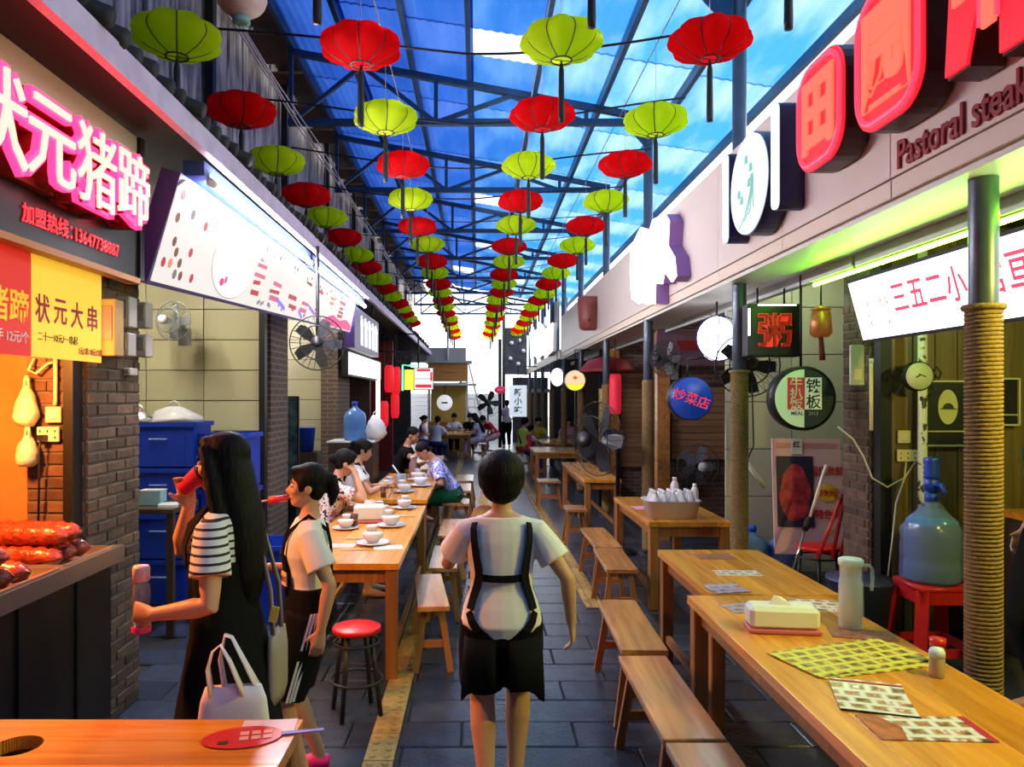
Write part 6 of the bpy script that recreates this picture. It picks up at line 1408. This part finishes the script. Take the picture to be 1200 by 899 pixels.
for k, (px, py, cap, lb) in enumerate(((1098, 793, mat('pale_blue_cap', (.55, .66, .78), .35), 'small seasoning shaker with a pale blue dome cap on the long right table'), (1099, 779, mat('red_cap', (.55, .015, .01), .35), 'small seasoning shaker with a red cap behind the blue-capped one'))):
    t = thing('shaker', lb, 'shaker', on(px, py), 0, 'shakers'); MB().lathe([(0, 0), (.026, 0), (.027, .01), (.027, .075), (.024, .08)], n=18).build('body', mat('shaker_body_%d' % k, ((.55, .42, .22), (.25, .12, .10))[k], .15, trans=.3), t); MB().lathe([(.028, .074), (.028, .092), (.022, .106), (.0, .112)] if k == 0 else [(.029, .074), (.030, .104), (.0, .106)], n=18).build('cap', cap, t)
# plastic basin full of bottles
BAS = mat('clear_basin', (.9, .86, .92), .25, trans=.25)
cb = on(783, 606); cb = Vector((1.70, 6.62, ZT)); t = thing('plastic_basin', 'translucent plastic basin packed with drinking bottles on the right table', 'basin', cb)
m = MB(); rs = []
for w, l, z in ((.21, .15, 0), (.235, .175, .15), (.25, .19, .155), (.225, .165, .15), (.20, .14, .012)): rs.append([Vector((w*math.copysign(abs(math.cos(a))**.5, math.cos(a)), l*math.copysign(abs(math.sin(a))**.5, math.sin(a)), z)) for a in [2*PI*i/28 for i in range(28)]])
m.rings(rs).build('body', BAS, t)
BOT = mat('clear_bottle', (.9, .88, .94), .12, trans=.25); bprof = [(0, 0), (.033, 0), (.034, .02), (.034, .16), (.022, .19), (.014, .205)]
bm1 = MB().lathe(bprof, n=14).mesh('body', [BOT]); bm2 = MB().lathe([(.017, .20), (.017, .225), (.0, .227)], n=12).mesh('cap', [mat('white_cap', (.8, .78, .8), .4)])
rw_ = ['front', 'middle', 'back']
for r in range(3):
    for k in range(5):
        b = thing('drink_bottle', 'clear capped bottle in the basin, %s row, %s from the left' % (rw_[r], ORD[k]), 'bottle', cb+Vector((-.155+.077*k, -.085+.085*r, .013)), 0, 'bottles in the basin'); obj('body', bm1, b); obj('cap', bm2, b)
for k, (x, y, s, lb) in enumerate(((1.90, 7.25, 1.25, 'taller bottle behind the basin, left of two'), (2.02, 7.0, 1.1, 'taller bottle behind the basin, right of two'))):
    b = thing('drink_bottle', lb, 'bottle', (x, y, ZT), 0, 'bottles behind the basin'); obj('body', bm1, b); obj('cap', bm2, b); b.scale = (s, s, s)
menu('pink menu under the front left edge of the basin', Vector((1.56, 7.15, ZT)), .16, .2, .2, mat('pink_card', (.7, .3, .5), .5))
t = thing('red_box', 'dark red carton at the right end of the basin table', 'box', (2.02, 7.5, ZT)); MB().box((0, 0, .05), (.16, .2, .1), None, .004).build('body', RED, t); MB().box((0, -.102, .06), (.12, .004, .03)).build('label', mat('violet_label', (.5, .35, .6), .5), t)
# crockery on the left tables
CHI = mat('white_china_in_film', (.74, .72, .76), .18, coat=.6, bump=.3, bscale=25); CHOP = mat('chopstick', (.6, .5, .38), .5)
def setting(label, c, s=1., cup=True):
    t = thing('wrapped_crockery', label, 'crockery', c, random.uniform(0, 3), 'wrapped crockery on the left tables'); MB().lathe([(0, 0), (.05, 0), (.095, .012), (.10, .016), (.09, .016), (.045, .006), (0, .006)], n=22).build('plate', CHI, t)
    MB().lathe([(0, .012), (.03, .012), (.055, .04), (.06, .065), (.055, .07), (0, .075)], n=20).build('bowl', CHI, t)
    if cup: MB().lathe([(0, .07), (.022, .07), (.033, .10), (.031, .105), (0, .09)], (.015, .01, 0), 16).build('cup', CHI, t)
    t.scale = (s, s, s); return t
for i, (px, py, s, lb) in enumerate(((437, 638, 1.25, 'nearest wrapped bowl set on the left table'), (405, 620, 1.1, 'wrapped bowl set at the left edge of the left table'), (458, 617, 1.25, 'wrapped bowl set right of the tissue box'), (447, 602, 1.1, 'wrapped bowl set behind the tissue box'), (474, 596, 1.15, 'wrapped bowl set at the far end of the first left table'), (474, 577, 1.3, 'wrapped bowl set in the middle of the second left table'), (455, 571, 1.2, 'wrapped bowl set at the left of the second left table'), (493, 570, 1.5, 'pile of wrapped bowls near the man in green'), (489, 563, 1.4, 'wrapped bowl set farthest on the second left table'))): setting(lb, on(px, py), s)
BRC = mat('brown_lacquer_cup', (.10, .02, .012), .3)
for px, py, lb in ((445, 604, 'brown tumbler on the first left table'), (449, 583, 'brown tumbler on the second left table'), (415, 618, 'short brown tumbler beside the ivory tissue box')):
    t = thing('tumbler', lb, 'tumbler', on(px, py), 0, 'brown tumblers'); MB().lathe([(0, 0), (.026, 0), (.034, .11), (.030, .11), (.024, .01), (0, .01)], n=16).build('body', BRC, t); MB().lathe([(.030, .055), (.0315, .065), (.030, .07)], n=16, cap=False).build('band', mat('dull_gold', (.4, .2, .05), .4), t)
t = thing('takeaway_cup', 'pale blue takeaway cup with white straw on the second left table', 'cup', on(470, 573)); MB().lathe([(0, 0), (.045, 0), (.06, .16), (.058, .165), (0, .15)], n=18).build('body', mat('pale_blue_cup', (.45, .62, .85), .3, trans=.3), t); MB().cyl((0, 0, .14), (-.1, .02, .27), .009, None, 8).build('straw', WHITEP, t)
t = thing('pink_bottle', 'pink bottle on the second left table', 'bottle', on(484, 560)); MB().lathe([(0, 0), (.05, 0), (.052, .18), (.03, .23), (.03, .26), (0, .265)], n=16).build('body', mat('pink_plastic', (.65, .35, .42), .3, trans=.3), t); MB().lathe([(.033, .255), (.033, .285), (0, .287)], n=14).build('cap', WHITEP, t)
t = thing('drink_bottle', 'blue labelled water bottle before the man in black', 'bottle', on(477, 546)); obj('body', MB().lathe(bprof, n=14).mesh('body', [WBL]), t); obj('cap', bm2, t); t.scale = (1.5, 1.5, 1.3)
for i, (px, py, rz) in enumerate(((425, 632, .1), (470, 606, -.2), (418, 645, .05))):
    t = thing('chopsticks', ('pair of chopsticks before the tissue box', 'pair of chopsticks beside the right bowl set', 'pair of chopsticks nearest the girl')[i], 'chopsticks', on(px, py), rz, 'chopsticks on the left table')
    for d in (-.006, .006): MB().cyl((-.12, d, .005), (.12, d*.5, .005), .004, .003, 6).build('stick', CHOP, t)
for i, (px, py) in enumerate(((455, 642), (400, 640))): menu(('white paper sheet before the nearest wrapped bowls', 'pink paper sheet at the near left corner of the left table')[i], on(px, py), .2, .14, .2-.3*i, (mat('white_sheet', (.7, .68, .7), .5), mat('pinkish_sheet', (.65, .42, .38), .5))[i])
# red paper fan on the lower left table
t = thing('paper_fan', 'red printed paddle fan on the lower left table', 'paddle fan', Vector((-.72, 2.315, ZT)), .22); pts = [(.115*math.cos(a)*(1.1 if math.cos(a) < 0 else 1.), .075*math.sin(a)) for a in [2*PI*i/26 for i in range(26)]]
MB().prism(pts, (0, 0, .004), (1, 0, 0), (0, 1, 0), .003).build('leaf', mat('red_fan_print', (.60, .025, .03), .35, noise=.5, nscale=20, col2=(.45, .02, .02)), t)
for i in range(3):
    for j in range(2): MB().box((.0+.035*i, .02-.035*j, .0052), (.026, .024, .0015)).build('printed_square', mat('fan_square', (.65, .35, .3), .5), t)
MB().box((-.06, -.03, .0052), (.03, .02, .0015)).build('printed_mark', BPR, t); MB().prism([(.11, -.012), (.24, -.008), (.24, .008), (.11, .012)], (0, 0, .005), (1, 0, 0), (0, 1, 0), .004).build('handle', mat('violet_handle', (.15, .12, .5), .4), t)
menu('white and violet leaflet under the red paddle fan', Vector((-.665, 2.385, ZT)), .17, .11, .1, mat('lilac_leaflet', (.62, .52, .68), .4))
menu('red and white leaflet hanging by the corner of the lower left table', Vector((-.50, 2.2, .58)), .10, .2, .3, CRIM)
# pendant and ceiling lamps added inside the stalls for their light
def pendant(label, c, top, e, col, r=.14, es=25):
    t = thing('added_pendant', label, 'lamp', c, 0, 'lamps added inside the stalls'); MB().lathe([(.03, .16), (.05, .15), (r, .0), (r+.005, -.008), (r-.01, .0), (.04, .13)], n=20, cap=False).build('shade', DARKM, t); MB().ell((0, 0, .05), (.032, .032, .045)).build('bulb', glow('bulb_%d' % len(MATS), col, es), t); MB().tube([(0, 0, .16), (0, 0, top-c[2])], .006, 5).build('cord', BLACK, t); lamp('added_pendant_light', 'POINT', (0, 0, -.03), e, col, .06, t)
pendant('shaded lamp added out of view in the near right stall to light the long table', (2.62, 2.1, 2.42), 2.95, 110, (1, .80, .10))  # added outside the view to turn the long table warm yellow
pendant('lamp added out of view deep inside the near right stall', (3.7, 3.3, 2.5), 2.95, 22, (.75, 1, .28))  # another unseen lamp, added for greenish-yellow light in this stall
def ctube(label, x, y, z, e, col, L=1.1):
    t = thing('added_ceiling_tube', label, 'lamp', (x, y, z), 0, 'ceiling tubes added inside the stalls'); MB().box((0, 0, .03), (.08, L, .04)).build('housing', WHITEP, t); MB().cyl((0, -L/2+.03, -.005), (0, L/2-.03, -.005), .016, None, 10).build('tube', glow('ctube_%d' % len(MATS), col, e), t)
ctube('assumed ceiling tube of the tiled stall behind the long lightbox', -2.9, 5.9, 3.18, 300, (1, .90, .66))  # this tube and the next are assumed, to brighten the cream tiles
ctube('assumed ceiling tube of the second tiled stall on the left', -2.9, 9.6, 3.18, 300, (1, .88, .62))
ctube('added ceiling tube of the stall behind the meat poster', 3.0, 6.3, 2.88, 40, (.9, 1, .62))  # this and the two tubes below are added to light the right stalls
ctube('added ceiling tube above the grey wall fan stall', 3.0, 8.6, 2.88, 14, (1, .75, .55))
ctube('added ceiling tube of the brick stall farther right', 3.0, 11.6, 2.88, 14, (1, .62, .5))
# ================================================================== far left stalls
t = facing('lit_shop_sign', 'yellow, red and white lit shop sign far along the left', 'sign', 490, 444, 16.5)
MB().box((0, .06, 0), (.66, .12, .5)).build('case', DARKM, t); MB().box((.12, -.004, 0), (.40, .01, .46)).build('white_face', glow('far_white', (1, .95, .9), 1.2), t); MB().box((-.2, -.004, -.02), (.2, .01, .44)).build('yellow_face', glow('far_yellow', (1, .8, .05), 1.1), t)
MB().box((.12, -.012, -.16), (.36, .008, .08)).box((.12, -.012, .19), (.3, .008, .06)).box((.29, -.012, .05), (.05, .008, .2)).build('red_print', glow('far_red', (1, .03, .05), .8), t); MB().box((.1, -.012, .0), (.34, .008, .02)).build('rule', BPR, t)
MB().tube([(-.34, 0, -.26), (-.34, 0, .3), (.0, 0, .28)], .02, 6).build('green_neon', glow('green_neon', (.1, 1, .4), 2.5), t); MB().tube([(0, .06, .25), (0, .06, .98), (-.5, .06, 1.0)], .02, 6).build('hanger', DARKM, t)
for k, (px, py0, py1, D, r) in enumerate(((456, 428, 460, 15.5, .10), (465, 430, 462, 15.8, .08), (463, 460, 490, 16, .09), (450, 470, 500, 15, .09))):
    a, b = W(px, py0, D), W(px, py1, D); h = (a.z-b.z)/2
    t = thing('string_lantern', 'tall red paper lantern %s in the far left stall row' % ('at the upper left', 'at the upper right', 'at the lower right', 'at the lower left')[k], 'lantern', (a+b)/2, 0, 'red lanterns far left'); MB().lathe([(0, h), (r*.7, h), (r, h*.7), (r, -h*.7), (r*.7, -h), (0, -h)], n=14).build('shade', mat('red_paper_glow', (.6, .02, .03), .5, emit=(1, .02, .03), es=.5), t); MB().tube([(0, 0, h), (0, 0, 3.22-t.location.z)], .008, 5).build('cord', DARKM, t)
t = thing('tube_lamp', 'bright vertical white tube on the far left', 'lamp', W(443, 465, 14.3)); MB().cyl((0, 0, -.5), (0, 0, .5), .035, None, 10).build('tube', glow('far_tube', (1, .9, .95), 4), t); MB().box((0, .05, 0), (.06, .03, 1.06)).build('housing', WHITEP, t); MB().tube([(0, .06, .4), (-.35, .32, .4)], .015, 6).build('bracket', DARKM, t)
t = thing('food_stall', 'open orange wooden food stall with grey roof at the far left end', 'stall', (-1.35, 25.4, 0)); OR = wood('orange_ply', (.55, .25, .05), (.4, .15, .03), .5, .1, 'X')
MB().bb((-.3, -.4, 0), (1.0, .4, 1.0)).build('counter', OR, t); MB().bb((-.3, -.4, 2.35), (1.0, .4, 2.95)).build('sign_board', OR, t); MB().bb((-.4, -.6, 2.95), (1.15, .5, 3.02)).build('roof', GREYB, t); MB().bb((-.3, -.75, 2.2), (1.3, .4, 2.26)).build('shelf', WHITEP, t)
for x in (-.28, .98): MB().bb((x-.04, -.38, 0), (x+.04, -.3, 3.0)).build('post', WHITEP, t)
MB().bb((-.25, .3, 1.0), (.95, .36, 2.3)).build('back_panel', mat('yellow_stall_panel', (.7, .5, .1), .5), t)  # back panel in one plain yellow
t = facing('round_face_sign', 'white round cup sign hung in the orange food stall', 'sign', 521, 472, 24.5); MB().lathe([(0, -.03), (.22, -.03), (.26, 0), (.22, .03), (0, .03)], n=18, R=YR).build('disc', mat('white_disc', (.8, .8, .8), .5, emit=(1, 1, 1), es=.4), t); MB().box((0, -.05, 0), (.2, .02, .05)).build('print', BPR, t); MB().tube([(0, 0, .2), (0, .05, .4), (0, .3, .6)], .015, 5).build('hanger', DARKM, t)
t = thing('stair_frame', 'steep white and dark stair frame at the far left of the bright end', 'stairs', (-.15, 27.5, 0))
for s in (-.35, .1): MB().beam((s-.3, 0, 3.1), (s+.45, 0, 0), .07, .09, (0, 1, 0)).build('stringer', WHITEP if s > 0 else DARKM, t)
for i in range(10): MB().box((-.62+.075*i+.12, 0, 2.95-.3*i), (.42, .3, .03)).build('tread', GREYB, t)
t = thing('upper_boxes', 'grey pipes and rooftop sheds above the far left stall', 'shed', (-1.3, 25.1, 3.02)); MB().bb((-.4, 0, 0), (.9, .6, .45)).build('shed', GREYB, t); MB().cyl((.3, -.1, 0), (.3, -.1, 1.1), .04, None, 8).build('pipe', WHITEP, t)
# dark cluster of boards, spotlights and foliage at the far right end
t = thing('spotlight_rig', 'dark gantry of boards and spotlights at the far right end', 'gantry', (1.35, 29, 0)); MB().cyl((-.35, 0, 0), (-.35, 0, 5.0), .06, None, 8).build('pole', DARKM, t); MB().bb((-.3, 0, 2.7), (.55, .3, 4.5)).build('board', mat('slate_board', (.06, .07, .10), .6, noise=.7, nscale=3), t)
for i, (x, z) in enumerate(((-.05, 3.9), (.25, 4.0), (-.1, 3.3), (.2, 3.1), (.4, 3.6))): MB().cyl((x, -.12, z), (x, 0, z), .08, .05, 10).build('spotlight', mat('pale_lens', (.6, .6, .65), .3), t)
t = thing('far_shopfront', 'dark shopfront below the gantry at the far right end', 'shopfront', (2.0, 30, 0)); MB().bb((-.6, 0, 0), (.8, .4, 2.6)).build('front', mat('dim_front', (.08, .08, .11), .6, noise=.6, nscale=2), t); MB().bb((-.65, -.15, 2.0), (.85, 0, 2.15)).build('lintel', GREYB, t)

bpy.data.scenes.remove(TMP)
